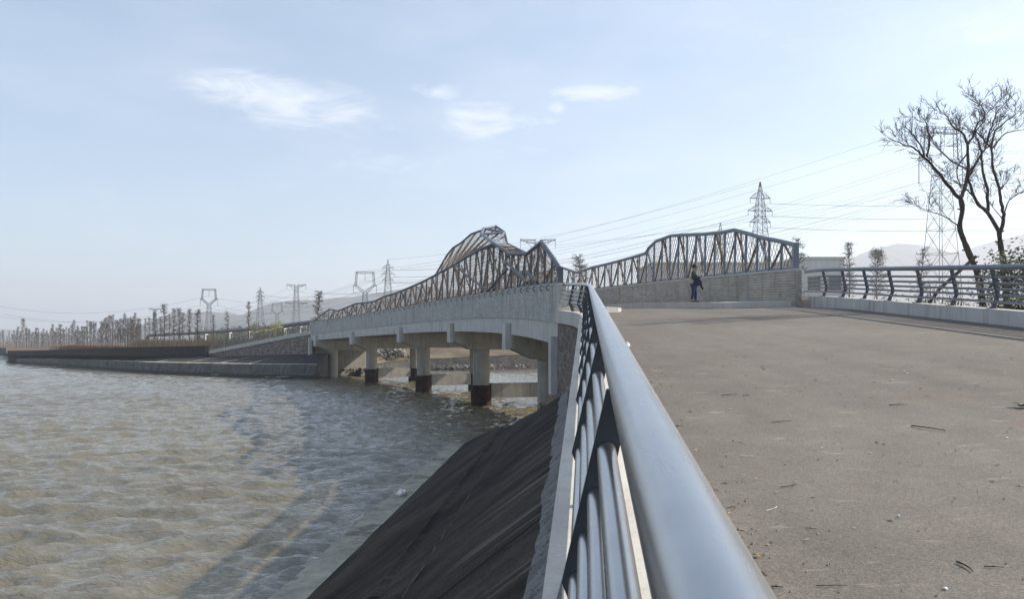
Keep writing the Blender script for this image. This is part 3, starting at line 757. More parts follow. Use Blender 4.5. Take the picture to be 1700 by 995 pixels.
m = MB(); m.sweep([[(q[0][0]-.06,q[0][1]-.06,q[0][2]+.10),(q[0][0]-.06,q[0][1]-.06,q[0][2]),(q[3][0]+.06,q[3][1]+.06,q[3][2]),(q[3][0]+.06,q[3][1]+.06,q[3][2]+.10)] for q in secs]); m.build('coping', M['dark_wall'], wt)
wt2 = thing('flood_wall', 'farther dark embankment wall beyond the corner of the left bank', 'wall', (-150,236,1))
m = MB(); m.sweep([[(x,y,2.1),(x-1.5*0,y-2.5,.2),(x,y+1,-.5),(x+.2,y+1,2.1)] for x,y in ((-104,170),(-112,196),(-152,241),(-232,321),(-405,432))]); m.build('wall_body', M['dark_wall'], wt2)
# stone ramp wall on the far bank
wr_ = thing('ramp_wall', 'rubble stone wall of the ramp falling away from the far bridge end', 'wall', (-33,107,2.6))
q = smoothpath([(x,y,0) for x,y in RAMP[:5]], 5); secs, sec2 = [], []
for i, p in enumerate(q):
    t = (q[min(i+1,len(q)-1)]-q[max(i-1,0)]).normalized(); n = Vector((t.y,-t.x,0)); z = zramp(p.y,p.x)
    if n.y > 0: n = -n
    a = p+n*.22; b = p-n*.5; c = p+n*.10
    secs.append([a+Vector((0,0,z)), a+Vector((0,0,z-.5)), b+Vector((0,0,z-.5)), b+Vector((0,0,z))])
    zb = min(2.3, z-.6); sec2.append([c+Vector((0,0,z-.503)), c+Vector((0,0,zb)), b+Vector((0,0,zb)), b+Vector((0,0,z-.503))])
m = MB(); m.sweep(secs); m.build('edge_beam', M['concrete'], wr_)
m = MB(); m.sweep(sec2); m.build('stone_face', M['masonry_far'], wr_)
# far channel bank under the bridge
cb = thing('revetment_wall', 'low dark stone revetment wall across the water seen between the bridge piers', 'wall', (0,128,0))
m = MB(); m.sweep([[(x,y+.5,z),(x,y,-.5),(x-.5,y+2,-.5),(x-.5,y+2,z)] for x,y,z in ((-19.6,103,.9),(-20.6,110.5,1.05),(-14.6,120.4,1.65),(4,128.4,2.25),(40,145.4,2.4),(120,189.4,2.5),(300,262,2.6))]); m.build('wall_body', M['riprap_wall'], cb)
def rocks(name, center, spread, n, size, seed):
    r = random.Random(seed); m = MB()
    for k in range(n):
        c = Vector(center)+Vector((r.gauss(0,spread[0]), r.gauss(0,spread[1]), r.random()*spread[2])); s_ = size*r.uniform(.4,1.3)
        vs = []
        for d in ((1,0,0),(-1,0,0),(0,1,0),(0,-1,0),(0,0,1),(0,0,-1),(.6,.6,.5),(-.6,.5,.6),(.5,-.6,.55),(-.6,-.5,.5)):
            vs.append(c+Vector(d).normalized()*s_*r.uniform(.7,1.15))
        import bmesh
        bm = bmesh.new(); [bm.verts.new(v) for v in vs]; bmesh.ops.convex_hull(bm, input=bm.verts); bm.verts.index_update(); bm.verts.ensure_lookup_table()
        ii = {v:i for i,v in enumerate(bm.verts)}
        m.add([v.co.copy() for v in bm.verts], [[ii[v] for v in f.verts] for f in bm.faces]); bm.free()
    return m
tag(rocks('rubble', (-18.6,120.5,1.75), (1.2,1.5,1.5), 300, .36, 3).build('rubble', M['rock']), 'heap of pale grey broken rock on the earth bank behind the piers', 'rubble', kind='stuff')
m = rocks('', (-21.3,107,.2), (1.6,2.0,.5), 200, .27, 4); m2 = rocks('', (-9,122,.2), (6,.7,.5), 170, .24, 6); m.add(m2.v, m2.f)
tag(m.build('rubble', M['rock']), 'line of tumbled stones at the waterline below the revetment', 'rubble', kind='stuff')
m = MB(); r = random.Random(12)
for (px,py,sp) in ((300,619.5,16),(215,613.5,8),(105,608.5,12),(360,624,14),(60,605,8),(460,628,20)):
    D = CZ*FX/(py-HY)
    for k in range(26):
        x = (px-PXC)/FX*D+r.gauss(0,sp/FX*D*.5); y = D+r.uniform(-.4,1.3); s_ = r.uniform(.07,.3); a = r.random()*3
        m.box((x,y,.04+r.random()*.1), (s_*2.2,s_*.7,s_*.5), (Vector((math.cos(a),math.sin(a),0)),Vector((-math.sin(a),math.cos(a),0)),Vector((0,0,1))))
tag(m.build('driftwood_debris', M['rock']), 'scattered flotsam of pale scraps and driftwood along the far toe wall', 'flotsam', kind='stuff')

# ------------------------------------------------------------------ hills
def hill(name, pts, D, depth, seed):
    m = MB(); px = np.arange(pts[0][0], pts[-1][0]+.1, 3.0); pys = np.interp(px, [p[0] for p in pts], [p[1] for p in pts]); nr = 14; n = len(px)
    for j in range(nr+1):
        f = j/nr
        for i, (x, y) in enumerate(zip(px, pys)):
            prof = math.sin(min(1,f/.6)*math.pi/2)**.8 if f <= .6 else math.cos((f-.6)/.4*math.pi/2)
            d = D+(f-.6)*depth; top = CZ+(HY-y)/FX*D; X_ = (x-PXC)/FX*D
            b_ = mnoise.fractal(Vector((X_*.02,d*.02,seed)), .7, 2.1, 5)
            z = 2+(top-2)*prof+b_*4.5*min(1,(top-2)/40)*(.4+.6*prof)+mnoise.noise(Vector((X_*.11,d*.11,seed)))*2.2*prof
            m.v.append((X_+b_*6, d+b_*10, z if j not in (0,nr) else 0))
    m.f = [(j*n+i,j*n+i+1,(j+1)*n+i+1,(j+1)*n+i) for j in range(nr) for i in range(n-1)]
    return tag(m.build(name, M['hill'], smooth=False), kind='structure')
hill('hills', [(318,562),(335,535),(346,523),(365,518),(380,521),(390,533),(402,527),(425,524),(474,522),(479,504),(505,500),(535,500),(560,497),(592,495),(625,489),(700,478),(760,484),(850,492),(950,505),(1010,535),(1060,562)], 2100, 900, 1.0)
hill('hills', [(1290,560),(1350,500),(1385,455),(1410,430),(1450,413),(1480,407),(1512,411),(1532,420),(1548,427),(1580,421),(1620,409),(1660,398),(1700,388),(1760,380),(1850,400),(1980,470),(2080,562)], 2300, 900, 5.0)
hill('hills', [(-260,561),(-120,552),(-30,549),(38,549),(64,553),(110,557),(180,562)], 2600, 800, 9.0)

# ------------------------------------------------------------------ trees
def conifer_mesh(seed, dense, w):
    r = random.Random(seed); tr, cr = MB(), MB()
    bend = [Vector((r.uniform(-.0022,.0022)*k, r.uniform(-.0022,.0022)*k, k/8)) for k in range(9)]
    tr.tube(bend, [.011*(1-k/8.8) for k in range(9)], 6)
    for k in range(dense):
        t = .22+.77*r.random()**.75; a = r.random()*6.283; L = w*(.35+.65*math.sin(min(1,(1-t)*1.5+.10)*math.pi/2))*r.uniform(.5,1.15)*(1 if t > .4 else .75)
        p = Vector((0,0,t)); d = Vector((math.cos(a),math.sin(a),r.uniform(.1,.85)))
        q = p+d*L*.6; e = p+d*L+Vector((0,0,r.uniform(-.02,.015)))
        cr.tube([p,q,e], [.0032,.0022,.001], 3, False)
        for j in range(7):
            b = p.lerp(e, r.uniform(.3,1)); c = b+Vector((r.gauss(0,.018),r.gauss(0,.018),r.gauss(-.004,.016))); cr.tube([b,c], [.0018,.0009], 3, False)
        if r.random() < .45:
            b = p.lerp(e, r.uniform(.4,1.)); s_ = r.uniform(.003,.0065)
            for j in range(4):
                c = b+Vector((r.gauss(0,.008),r.gauss(0,.008),r.gauss(0,.010))); u = Vector((r.gauss(0,1),r.gauss(0,1),r.gauss(0,1))).normalized()*s_; v_ = u.orthogonal().normalized()*s_*.8
                cr.add([c-u,c+v_,c+u,c-v_], [(0,1,2,3)])
    return tr, cr
TV = []
for k, (dn, w, mm) in enumerate(((110,.10,'conifer_crown'),(80,.075,'conifer_pale'),(130,.12,'conifer_crown'),(70,.09,'conifer_crown'),(120,.13,'conifer_pale'))):
    tr, cr = conifer_mesh(20+k, dn, w); t = tr.build('bare_conifer', M['conifer_trunk']); c = cr.build('crown', M[mm], t, loc=(0,0,0))
    TV.append((t, c)); 
FIRST = [True]*len(TV)
def conifer(x, y, zb, h, k, label, group=None, wide=1.0):
    t, c = TV[k]
    if FIRST[k]: FIRST[k] = False
    else:
        t2 = t.copy(); COL.objects.link(t2); c2 = c.copy(); COL.objects.link(c2); c2.parent = t2; t = t2
        for key in ('label','category','group'):
            if key in t: del t[key]
    t.location = (x,y,zb); t.scale = (h*wide,h*wide,h); t.rotation_euler = (R(random.uniform(-1.5,1.5)),R(random.uniform(-1.5,1.5)),random.random()*6.28)
    return tag(t, label, 'tree', group)
rt = random.Random(77); px = -20
while px < 236:
    D = float(np.interp(px, [-20,0,100,230],[268,258,218,172]))+rt.uniform(-14,22); ty = float(np.interp(px, [-20,0,35,70,110,150,180,215,240],[556,556,550,551,546,538,533,531,524]))+rt.gauss(0,5)
    if rt.random() < .25: ty += 7
    if 160 < px < 168 or 226 < px: ty += 9
    zb = 2.15; h = (HY-ty)/FX*D+CZ-zb
    conifer((px-PXC)/FX*D, D, zb, h, rt.randrange(5), 'slender bare conifer in the dense row on the far left bank', 'conifers in the dense row on the far left bank', rt.uniform(.75,1.15))
    px += rt.uniform(1.3,3.0)
for px, ty, D, k, lab in ((241,529,165,1,'thin bare conifer at the right end of the dense far row'),(247,527,158,3,'bare conifer with ragged top just left of the tall pair by the reeds'),(258,519,150,0,'bushy bare conifer in front of the faint distant pylon top'),
    (267,526,152,1,'short thin bare conifer between the bushy one and the tallest one'),(273,505,150,2,'tallest bare conifer of the loose group before the wall'),(281,522,148,1,'pale thin bare conifer right beside the tallest one'),
    (289,513,145,0,'bare conifer left of the pair with dark knotted crowns'),(297,512,143,2,'dark knotted bare conifer in the middle of the loose group'),(303,519,146,3,'smaller bare conifer tucked behind the dark knotted one'),
    (314,514,140,0,'bare conifer with rounded top standing third from the group end'),(328,514,138,2,'rounded dark bare conifer ending the loose group'),(354,523,136,1,'pale bare conifer below the wineglass pylon'),
    (378,517,134,3,'nearly branchless bare conifer alone against the blue hill'),(413,501,134,1,'tall thin bare conifer left of the lattice pylon by the ramp'),(527,483,135,2,'bare conifer rising behind the far end of the left truss'),
    (965,424,150,2,'bare conifer above the middle of the right truss'),(1328,396,112,3,'sparse conifer right behind the end post of the right truss'),(1409,403,122,1,'pointed conifer at the right corner of the pale building'),
    (1453,415,128,4,'broad bare conifer before the right hill left of the large pylon'),(1528,412,150,3,'small bare conifer just left of the large pylon legs')):
    zb = 3.0; conifer((px-PXC)/FX*D, D, zb, (HY-ty)/FX*D+CZ-zb, k, lab, None, 1.15 if px > 1300 else 1.1)
for i, f in enumerate(FIRST):
    if f: TV[i][1].hide_render = True; bpy.data.objects.remove(TV[i][1]); bpy.data.objects.remove(TV[i][0])

def leafy(name, label, cat, c, rx, ry, rz, n, size, lm, stems=6, seed=1, clusters=14, group=None):
    r = random.Random(seed); T = thing(name, label, cat, c, group); st, lf = MB(), MB()
    cs = []
    for k in range(clusters):
        a = r.random()*6.283; rr = math.sqrt(r.random()); h = r.uniform(.15,1)
        env = math.sin(min(1,h*1.25)*math.pi*.5)*(1.0 if h < .75 else (1-h)*2.6+.35)
        cs.append(Vector((math.cos(a)*rr*rx*env, math.sin(a)*rr*ry*env, h*rz*r.uniform(.85,1.05))))
    for k in range(stems):
        e = cs[k % clusters]; b = Vector((r.gauss(0,.08*rx),r.gauss(0,.08*ry),0)); st.tube([b, b.lerp(e,.5)+Vector((0,0,.08*rz)), e], [.018*rz,.012*rz,.004*rz], 5)
    for k in range(n):
        q = r.choice(cs)+Vector((r.gauss(0,rx*.19),r.gauss(0,ry*.19),r.gauss(0,rz*.10)))
        if q.z < .02: q.z = abs(q.z)+.02
        u = Vector((r.gauss(0,1),r.gauss(0,1),r.gauss(0,.7))).normalized()*size*r.uniform(.6,1.3); v_ = u.orthogonal().normalized()*size*.5
        lf.add([q-u, q+v_, q+u, q-v_], [(0,1,2,3)])
    st.build('stem', M['bark'], T, loc=(0,0,0)); lf.build('crown', lm, T, loc=(0,0,0)); return T
def gz(px, py, D): p = P(px,py,D); return (p.x,p.y,2.7)
leafy('willow_bush', 'yellow green willow bush nearer the ramp railing', 'bush', gz(456,0,146), 2.2, 2.2, 4.7, 1500, .16, M['leaf_yellow'], seed=4)
leafy('willow_bush', 'duller yellow green bush left of the bright willow', 'bush', gz(436,0,150), 2.4, 2.4, 4.2, 1400, .16, M['leaf_sparse'], seed=5)
for k, (px, ty) in enumerate(((338,551),(352,550),(366,548),(381,547),(396,545),(410,544),(424,542),(488,540),(502,541))):
    D = 330-abs(k-4)*6; leafy('shrub', 'rounded dull green tree in the distant belt below the hill', 'tree', gz(px,0,D), 3.6, 3.6, (HY-ty)/FX*D+1.9, 600, .42, M['leaf_green'], 4, 30+k, 12, 'distant green trees below the hill')
T = leafy('evergreen_bush', 'dense glossy evergreen bush behind the right railing at the tree base', 'bush', (14.3,22.2,4.0), 1.3, 1.3, 3.0, 8500, .062, M['leaf_dark'], 10, 8, 30)
leafy('evergreen_bush', 'lower evergreen bush at the right frame edge behind the railing', 'bush', (15.6,23.4,4.0), 1.3, 1.2, 2.6, 5000, .062, M['leaf_dark'], 10, 11, 24)
for k, (px, D, h) in enumerate(((1478,34,2.5),(1500,30,2.4),(1524,31,2.7),(1552,28,2.5),(1580,27,2.3),(1600,29,2.6),(1345,40,2.6),(1385,38,2.2),(1430,36,2.2))):
    p = P(px,0,D); leafy('sparse_shrub', ['thin shrub with few yellow leaves left of the large pylon','thin yellow leaved shrub below the large pylon left leg','twiggy yellow leaved shrub between the pylon legs','yellow leaved shrub below the pylon right leg','low shrub left of the leaning tree trunk','taller sparse shrub just left of the leaning trunk','sparse shrub right beside the parapet end','sparse shrub in front of the pale building','low sparse shrub beside the pointed conifer'][k],
        'shrub', (p.x,p.y,4.0), .8, .8, h, 260, .055, M['leaf_sparse'], 16, 60+k, 18)
# the two lopped bare trees
def limb_pts(zp, D0, D1): return [P(1470+x/3.2087, 130+(y if y > 320 else 320-(320-y)*.66)/3.2087, D0+(D1-D0)*i/max(1,len(zp)-1)) for i, (x,y) in enumerate(zp)]
def bare_tree(name, label, trunk, limbs, base, seed, D):
    r = random.Random(seed); T = thing(name, label, 'tree', base); tm, lm, tw = MB(), MB(), MB()
    tp = [Vector(base)]+limb_pts(trunk, D, D); tp = smoothpath(tp, 3); n = len(tp); tm.tube(tp, [.098-.03*i/n+.012*r.uniform(-1,1) for i in range(n)], 10)
    for i in range(3, n, 3):
        d = Vector((r.uniform(-1,1),r.uniform(-1,1),.3)).normalized(); tm.tube([tp[i], tp[i]+d*.17], [.034,.024], 6)
    def twigs(p, d, L, depth):
        q = [p]; cur = d.normalized()
        for k in range(4):
            cur = (cur+Vector((r.gauss(0,.10),r.gauss(0,.10),r.gauss(.05,.08)))).normalized(); q.append(q[-1]+cur*L/4)
        tw.tube(q, [max(.0042,.011*L*(1-k/5)) for k in range(5)], 4, False)
        if depth > 0:
            for k in range(r.choice((3,4,4))):
                i = r.choice((1,2,3,4)); dd = (cur+Vector((r.gauss(0,.55),r.gauss(0,.55),r.gauss(.1,.4)))).normalized(); twigs(q[i], dd, L*r.uniform(.45,.75), depth-1)
    for zp, dd, r0, r1 in limbs:
        q = smoothpath(limb_pts(zp, D+dd[0], D+dd[1]), 4); n = len(q)
        lm.tube([v+Vector((r.gauss(0,.012),r.gauss(0,.012),r.gauss(0,.012))) if 0 < i else v for i, v in enumerate(q)], [.72*(r0+(r1-r0)*i/(n-1)) for i in range(n)], 7)
        for i in range(int(n*.35), n):
            rr = r0+(r1-r0)*i/(n-1)
            if rr < .066:
                t = (q[min(i+1,n-1)]-q[max(i-1,0)]).normalized(); d = (t*r.uniform(.4,1)+Vector((r.gauss(0,.5),r.gauss(0,.6),r.gauss(.35,.3)))).normalized(); twigs(q[i], d, r.uniform(.24,.54), 2)
            elif r.random() < .3:
                d = Vector((r.gauss(0,1),r.gauss(0,1),.4)).normalized(); lm.tube([q[i], q[i]+d*(rr+.07)], [.035,.025], 5)
        t = (q[-1]-q[-3]).normalized(); twigs(q[-1], t, .28, 2)
    tm.build('trunk', M['bark'], T, smooth=True); lm.build('limbs', M['bark'], T, smooth=True); tw.build('crown', M['twig'], T); return T
bare_tree('bare_tree', 'lopped leafless tree leaning left in front of the large pylon', [(500,1080),(468,990),(440,920),(412,850),(395,790),(410,700),(400,640)], [
    ([(400,640),(350,590),(310,540),(240,460),(205,420),(150,370),(90,350),(20,318)], (0,-1.2), .085,.016),([(205,420),(190,360),(150,300),(125,250)], (-.6,.2), .045,.014),([(218,415),(235,330),(215,200),(195,150)], (-.6,-1.6), .045,.012),
    ([(400,640),(430,560),(440,440),(435,350),(410,280),(360,230),(330,150),(290,110)], (0,.9), .085,.015),([(435,350),(470,290),(490,200),(530,130),(510,50),(480,30)], (.4,-.8), .05,.012),([(436,520),(490,440),(530,370),(555,290),(600,200)], (.2,1.4), .055,.012),
    ([(430,480),(340,430),(280,370),(250,340)], (.2,-1.2), .04,.013),([(390,790),(320,740),(240,710),(160,680)], (0,-.8), .03,.010),([(435,400),(380,480),(400,575)], (.3,.6), .035,.02)], (15.0,25,4.0), 5, 25)
bare_tree('bare_tree', 'lopped leafless tree with forked upright stems behind the evergreen bush', [(640,1080),(625,960),(612,880),(606,822)], [
    ([(606,822),(545,720),(480,650),(450,560),(440,530),(490,440)], (0,-.7), .085,.03),([(545,720),(543,600),(520,500),(510,400),(495,330),(480,280),(520,180)], (-.1,.8), .07,.014),
    ([(610,825),(630,740),(620,670),(605,590),(575,490),(565,380),(540,350),(490,280),(400,230)], (0,-.9), .085,.013),([(565,380),(580,280),(620,210),(680,140),(690,100)], (-.4,.7), .05,.012),([(566,375),(640,280),(730,250)], (-.4,.4), .04,.011),([(540,350),(560,250),(590,120),(640,30)], (-.4,-1.2), .045,.011),
    ([(630,740),(660,650),(738,600)], (0,.8), .035,.012),([(620,745),(560,670),(530,600)], (0,-.5), .022,.009),([(605,590),(620,580),(625,575)], (0,0), .055,.04),([(530,710),(440,600),(330,530)], (0,-1), .04,.012)], (15.35,24.6,4.0), 9, 24.6)
mb = MB(); mb.tube([P(1620,426,24.7), P(1560,480,24.3), P(1530,520,24.0)], .05, 6); mb.build('wooden_prop', M['bark']); tag(bpy.data.objects['wooden_prop'], 'slanting wooden prop pole leaning against the left bare tree', 'prop pole')

# reeds and scrub behind the flood wall
def blades(name, label, spots, mat_, seed, h0, h1, w):
    r = random.Random(seed); m = MB()
    for (x, y, z, n, sx_, sy_) in spots:
        for k in range(n):
            p = Vector((x+r.uniform(-sx_,sx_), y+r.uniform(-sy_,sy_), z)); h = r.uniform(h0,h1); d = Vector((r.gauss(0,.25),r.gauss(0,.25),1)).normalized(); s_ = Vector((1,r.uniform(-.5,.5),0)).normalized()*w*r.uniform(.5,1.4)
            m.add([p-s_, p+s_, p+d*h+s_*.25, p+d*h-s_*.25], [(0,1,2,3)])
    return tag(m.build(name, mat_), label, name.replace('_',' '), kind='stuff')
sp = []
WD = lambda px: float(np.interp(px,[13,81,148,243,341],[163.6,146.2,129.9,117,112.5]))
for px in range(232,356,5): D = WD(px)+rt.uniform(5,24); sp.append(((px-PXC)/FX*D, D, 2.5, 130, 1.2, 3))
for px in range(346,520,8): D = 128+rt.uniform(0,30); sp.append(((px-PXC)/FX*D, D, 2.7, 110, 1.6, 4))
blades('dry_reeds', 'tan dry reeds on the ground behind the dark flood wall', sp, M['dry_reed'], 2, 1.0, 2.5, .05)
sp = []
for px in range(108,236,4): D = WD(px)+rt.uniform(5,11); sp.append(((px-PXC)/FX*D, D, 2.3, 90, 1.1, 1.5))
blades('russet_scrub', 'low russet scrub along the top of the dark flood wall', sp, M['red_scrub'], 3, .5, 1.3, .09)
sp = []
for px in range(100,250,5): D = WD(px)+rt.uniform(9,24); sp.append(((px-PXC)/FX*D, D, 2.3, 60, 1.2, 3))
for k in range(26): sp.append((rt.uniform(-20,14), rt.uniform(134,160), 3.3, 40, 2, 3))
blades('dry_grass', 'straw coloured dry grass beyond the walls of the far bank', sp, M['dry_reed'], 4, .5, 1.5, .07)
sp = [(rt.uniform(13,34), rt.uniform(16,46), 3.9, 30, .8, .8) for k in range(60)]
blades('dry_weeds', 'thin dry weeds on the ground right of the road', sp, M['dry_reed'], 9, .4, 1.3, .012)
# ------------------------------------------------------------------ lattice pylons
def lattice(mb, levels, r, cx=0.0):
    """square lattice mast; levels: (z, half width)"""
    for (z0,w0),(z1,w1) in zip(levels, levels[1:]):
        c0 = [Vector((cx+a*w0,b*w0,z0)) for a,b in ((-1,-1),(1,-1),(1,1),(-1,1))]; c1 = [Vector((cx+a*w1,b*w1,z1)) for a,b in ((-1,-1),(1,-1),(1,1),(-1,1))]
        for k in range(4):
            k2 = (k+1)%4
            mb.tube([c0[k],c1[k]], r, 4, False); mb.tube([c0[k],c1[k2]], r*.6, 3, False); mb.tube([c0[k2],c1[k]], r*.6, 3, False); mb.tube([c1[k],c1[k2]], r*.6, 3, False)
def beam(mb, a, b, wa, wb, r, n=5):
    """small box-girder lattice between two points"""
    a, b = Vector(a), Vector(b); t = (b-a).normalized(); y = Vector((0,1,0)); u = t.cross(y).normalized(); pr = None
    for k in range(n+1):
        f = k/n; c = a.lerp(b,f); w = wa+(wb-wa)*f; q = [c+u*w*i+y*w*j for i,j in ((1,1),(-1,1),(-1,-1),(1,-1))]
        if pr:
            for i in range(4): mb.tube([pr[i],q[i]], r, 3, False); mb.tube([pr[i],q[(i+1)%4]], r*.6, 3, False)
        pr = q
def ins(T, p, L, r=.14, lab=None):
    mb = MB(); p = Vector(p); n = 9
    for k in range(n): mb.tube([p-Vector((0,0,L*k/n)), p-Vector((0,0,L*(k+.55)/n))], r, 6)
    mb.tube([p, p-Vector((0,0,L))], r*.35, 4); mb.build('insulator', M['insulator'], T, loc=(0,0,0))
def pylon(kind, px, ty, D, label, zb=3.0, rot=0.0, k_=1.0, fork=(.128,.70,.80)):
    x = (px-PXC)/FX*D; H = CZ+(HY-ty)/FX*D-zb; T = thing(kind, label, 'pylon', (x,D,zb)); T.rotation_euler = (0,0,R(rot)); r = max(.085, .00023*D)*k_; att = []
    if kind == 'pine_pylon':
        m = MB(); lattice(m, [(0,H*.085),(H*.2,H*.070),(H*.38,H*.056),(H*.52,H*.046),(H*.62,H*.039),(H*.70,H*.033),(H*.753,H*.028),(H*.79,H*.025),(H*.823,H*.023),(H*.86,H*.020),(H*.90,H*.017)], r); m.build('tower_body', M['lattice'], T, loc=(0,0,0))
        m = MB(); lattice(m, [(H*.90,H*.0165),(H*.95,H*.009),(H,H*.002)], r); m.build('peak', M['lattice'], T, loc=(0,0,0)); att.append((0,0,H))
        for z, w in ((.753,.068),(.823,.08),(.90,.066)):
            for s in (-1,1):
                m = MB()
                for y in (-1,1):
                    q = H*.02*y; m.tube([(s*H*.02,q,H*z),(s*H*w,0,H*z)], r, 3, False); m.tube([(s*H*.018,q,H*(z+.036)),(s*H*w,0,H*z)], r, 3, False); m.tube([(s*H*w*.5,q*.5,H*z),(s*H*w*.5,q*.5,H*(z+.018))], r*.6, 3, False)
                m.build('cross_arm', M['lattice'], T, loc=(0,0,0))
            for s in (-1,1): ins(T, (s*H*w*.97,0,H*z), H*.03, r*1.1); att.append((s*H*w*.97,0,H*z-H*.03))
    elif kind == 'wineglass_pylon':
        hf, wf, sf = fork; wz = H*wf; w0 = H*.075
        m = MB(); lattice(m, [(0,w0)]+[(wz*f, w0*(1-f)+H*.026*f) for f in (.2,.38,.54,.68,.8,.9,1)], r); m.build('tower_body', M['lattice'], T, loc=(0,0,0))
        hw = H*hf
        m = MB()
        for s in (-1,1):
            beam(m, (s*H*.014,0,wz), (s*hw,0,H*sf), H*.016, H*.012, r, 5); beam(m, (s*hw,0,H*sf), (s*hw*.90,0,H*.985), H*.012, H*.010, r, 5)
        m.build('fork_frame', M['lattice'], T, loc=(0,0,0))
        m = MB(); beam(m, (-hw*1.02,0,H*.975), (hw*1.02,0,H*.975), H*.012, H*.012, r, 10); m.build('cross_arm', M['lattice'], T, loc=(0,0,0))
        for s in (-1,1): m = MB(); beam(m, (s*hw,0,H*(sf+.005)), (s*hw*1.28,0,H*(sf-.01)), H*.012, H*.004, r, 3); m.build('side_arm', M['lattice'], T, loc=(0,0,0))
        for s in (-1.26,0,1.26):
            z = H*.965 if s == 0 else H*(sf-.012); L = H*.105; ins(T, (s*hw,0,z), L, r*1.6); att.append((s*hw,0,z-L))
        att += [(-hw,0,H*.99),(hw,0,H*.99)]
    else:                                          # two-tier T pylon
        m = MB(); lattice(m, [(0,H*.07)]+[(H*f, H*(.07*(1-f)+.022*f)) for f in (.18,.34,.48,.6,.7,.8,.88,.95)], r); m.build('tower_body', M['lattice'], T, loc=(0,0,0))
        for z, w in ((.965,.165),(.66,.185)):
            for s in (-1,1):
                m = MB(); beam(m, (s*H*.02,0,H*z-H*.015), (s*H*w,0,H*z+H*.006), H*.018, H*.004, r, 5); m.tube([(s*H*.026,0,H*z-H*.085),(s*H*w*.75,0,H*z-H*.004)], r, 3, False); m.build('cross_arm', M['lattice'], T, loc=(0,0,0))
            for s in (-1,1): ins(T, (s*H*w*.97,0,H*z), H*.07, r*1.1); att.append((s*H*w*.97,0,H*z-H*.07))
    c, s = math.cos(R(rot)), math.sin(R(rot))
    return [Vector((x+a[0]*c-a[1]*s, D+a[0]*s+a[1]*c, zb+a[2])) for a in att]
PA = pylon('wineglass_pylon', 1562, 207, 185, 'largest wineglass lattice pylon standing behind the leaning bare tree', 3.0, 12, 1.0, (.09,.775,.845))
PB = pylon('pine_pylon', 1262, 302, 220, 'three armed lattice pylon rising behind the right truss', 3.0, 8)
PC = pylon('tee_pylon', 893, 393, 250, 'lattice pylon whose flat topped crossarm shows above the truss saddle')
PD_ = pylon('wineglass_pylon', 606, 450, 420, 'wineglass pylon with long insulators above the left part of the bridge')
PE = pylon('pine_pylon', 644, 431, 400, 'slim three armed lattice pylon beside the wineglass pylon above the bridge')
PF = pylon('tee_pylon', 492, 470, 520, 'pale flat topped two tier pylon in front of the blue hill')
PG = pylon('pine_pylon', 432, 477, 560, 'slim three armed lattice pylon left of the flat topped pylon')
PH = pylon('wineglass_pylon', 347, 479, 560, 'wineglass pylon above the loose bare conifers on the left')
PI = pylon('wineglass_pylon', 460, 503, 900, 'faint small wineglass pylon low before the hill')
PJ = pylon('tee_pylon', 257, 511, 640, 'faint flat topped pylon among the bare conifers')
PK = pylon('pine_pylon', 207, 519, 820, 'faint slim pylon above the middle of the dense conifer row')
PL = pylon('pine_pylon', 123, 530, 1000, 'faintest slim pylon above the left half of the dense conifer row')
PM = pylon('pine_pylon', 1196, 370, 420, 'small pylon tip just above the right truss chord')
def span(a, b, sag, label, group, r=None, twin=0.0):
    for o in ((0,) if not twin else (-twin/2, twin/2)):
        pts = []
        for k in range(25):
            t = k/24; p = a.lerp(b,t); p.z -= 4*sag*t*(1-t); p.z += o; pts.append(p)
        m = MB(); rr = [max(.018, .000125*p.y) for p in pts] if r is None else r
        m.tube(pts, rr, 3, False); tag(m.build('power_line', M['wire']), label, 'power line', group)
        if twin and o < 0:
            pass
def side(v, dx, dy, dz=0): return v+Vector((dx,dy,dz))
g = 'wires from the largest pylon to the wineglass pylon over the bridge'
for i in range(3): span(PA[i], PD_[i], 9, 'twin conductor strung from the largest pylon down to the wineglass pylon over the bridge', g, None, .9)
for i in (3,4): span(PA[i], PD_[i], 6, 'thin earth wire from the largest pylon top to the wineglass pylon over the bridge', 'earth wires of the largest pylon')
for i in range(3): span(PA[i], PA[i]+Vector((170,-75,8)), 4, 'conductor leaving the largest pylon past the bare trees to the right', 'wires leaving the largest pylon to the right', None, .5)
for i in range(1,7): span(PB[i], PE[i], 5, 'conductor between the pylon behind the right truss and the slim pylon over the bridge', 'wires left of the pylon behind the right truss')
for i in range(1,7): span(PB[i], PB[i]+Vector((190,-50,10)), 7, 'conductor running right from the pylon behind the right truss', 'wires right of the pylon behind the right truss')
span(PB[0], PE[0], 4, 'earth wire between the tips of the two slim three armed pylons over the bridge', 'earth wire')
for i in range(4): span(PC[i], PF[i], 8, 'conductor between the two flat topped pylons', 'wires between the flat topped pylons')
for i in range(4): span(PC[i], PC[i]+Vector((190,-70,30+8*i)), 6, 'conductor climbing right from the flat topped pylon behind the truss', 'wires right of the flat topped pylon behind the truss')
for i in range(3): span(PD_[i], PH[i], 8, 'conductor between the two larger wineglass pylons on the left', 'wires between the two wineglass pylons on the left')
for i in range(3): span(PH[i], PH[i]+Vector((-190,60,-4)), 9, 'conductor running left from the wineglass pylon above the conifers', 'wires left of the wineglass pylon above the conifers')
for i in range(1,7): span(PE[i], PG[i], 7, 'conductor between the two slim pylons before the hill', 'wires between the two slim pylons before the hill')
for i in range(4): span(PF[i], PJ[i], 8, 'conductor from the flat topped pylon to the faint flat topped pylon among conifers', 'wires left of the pale flat topped pylon')

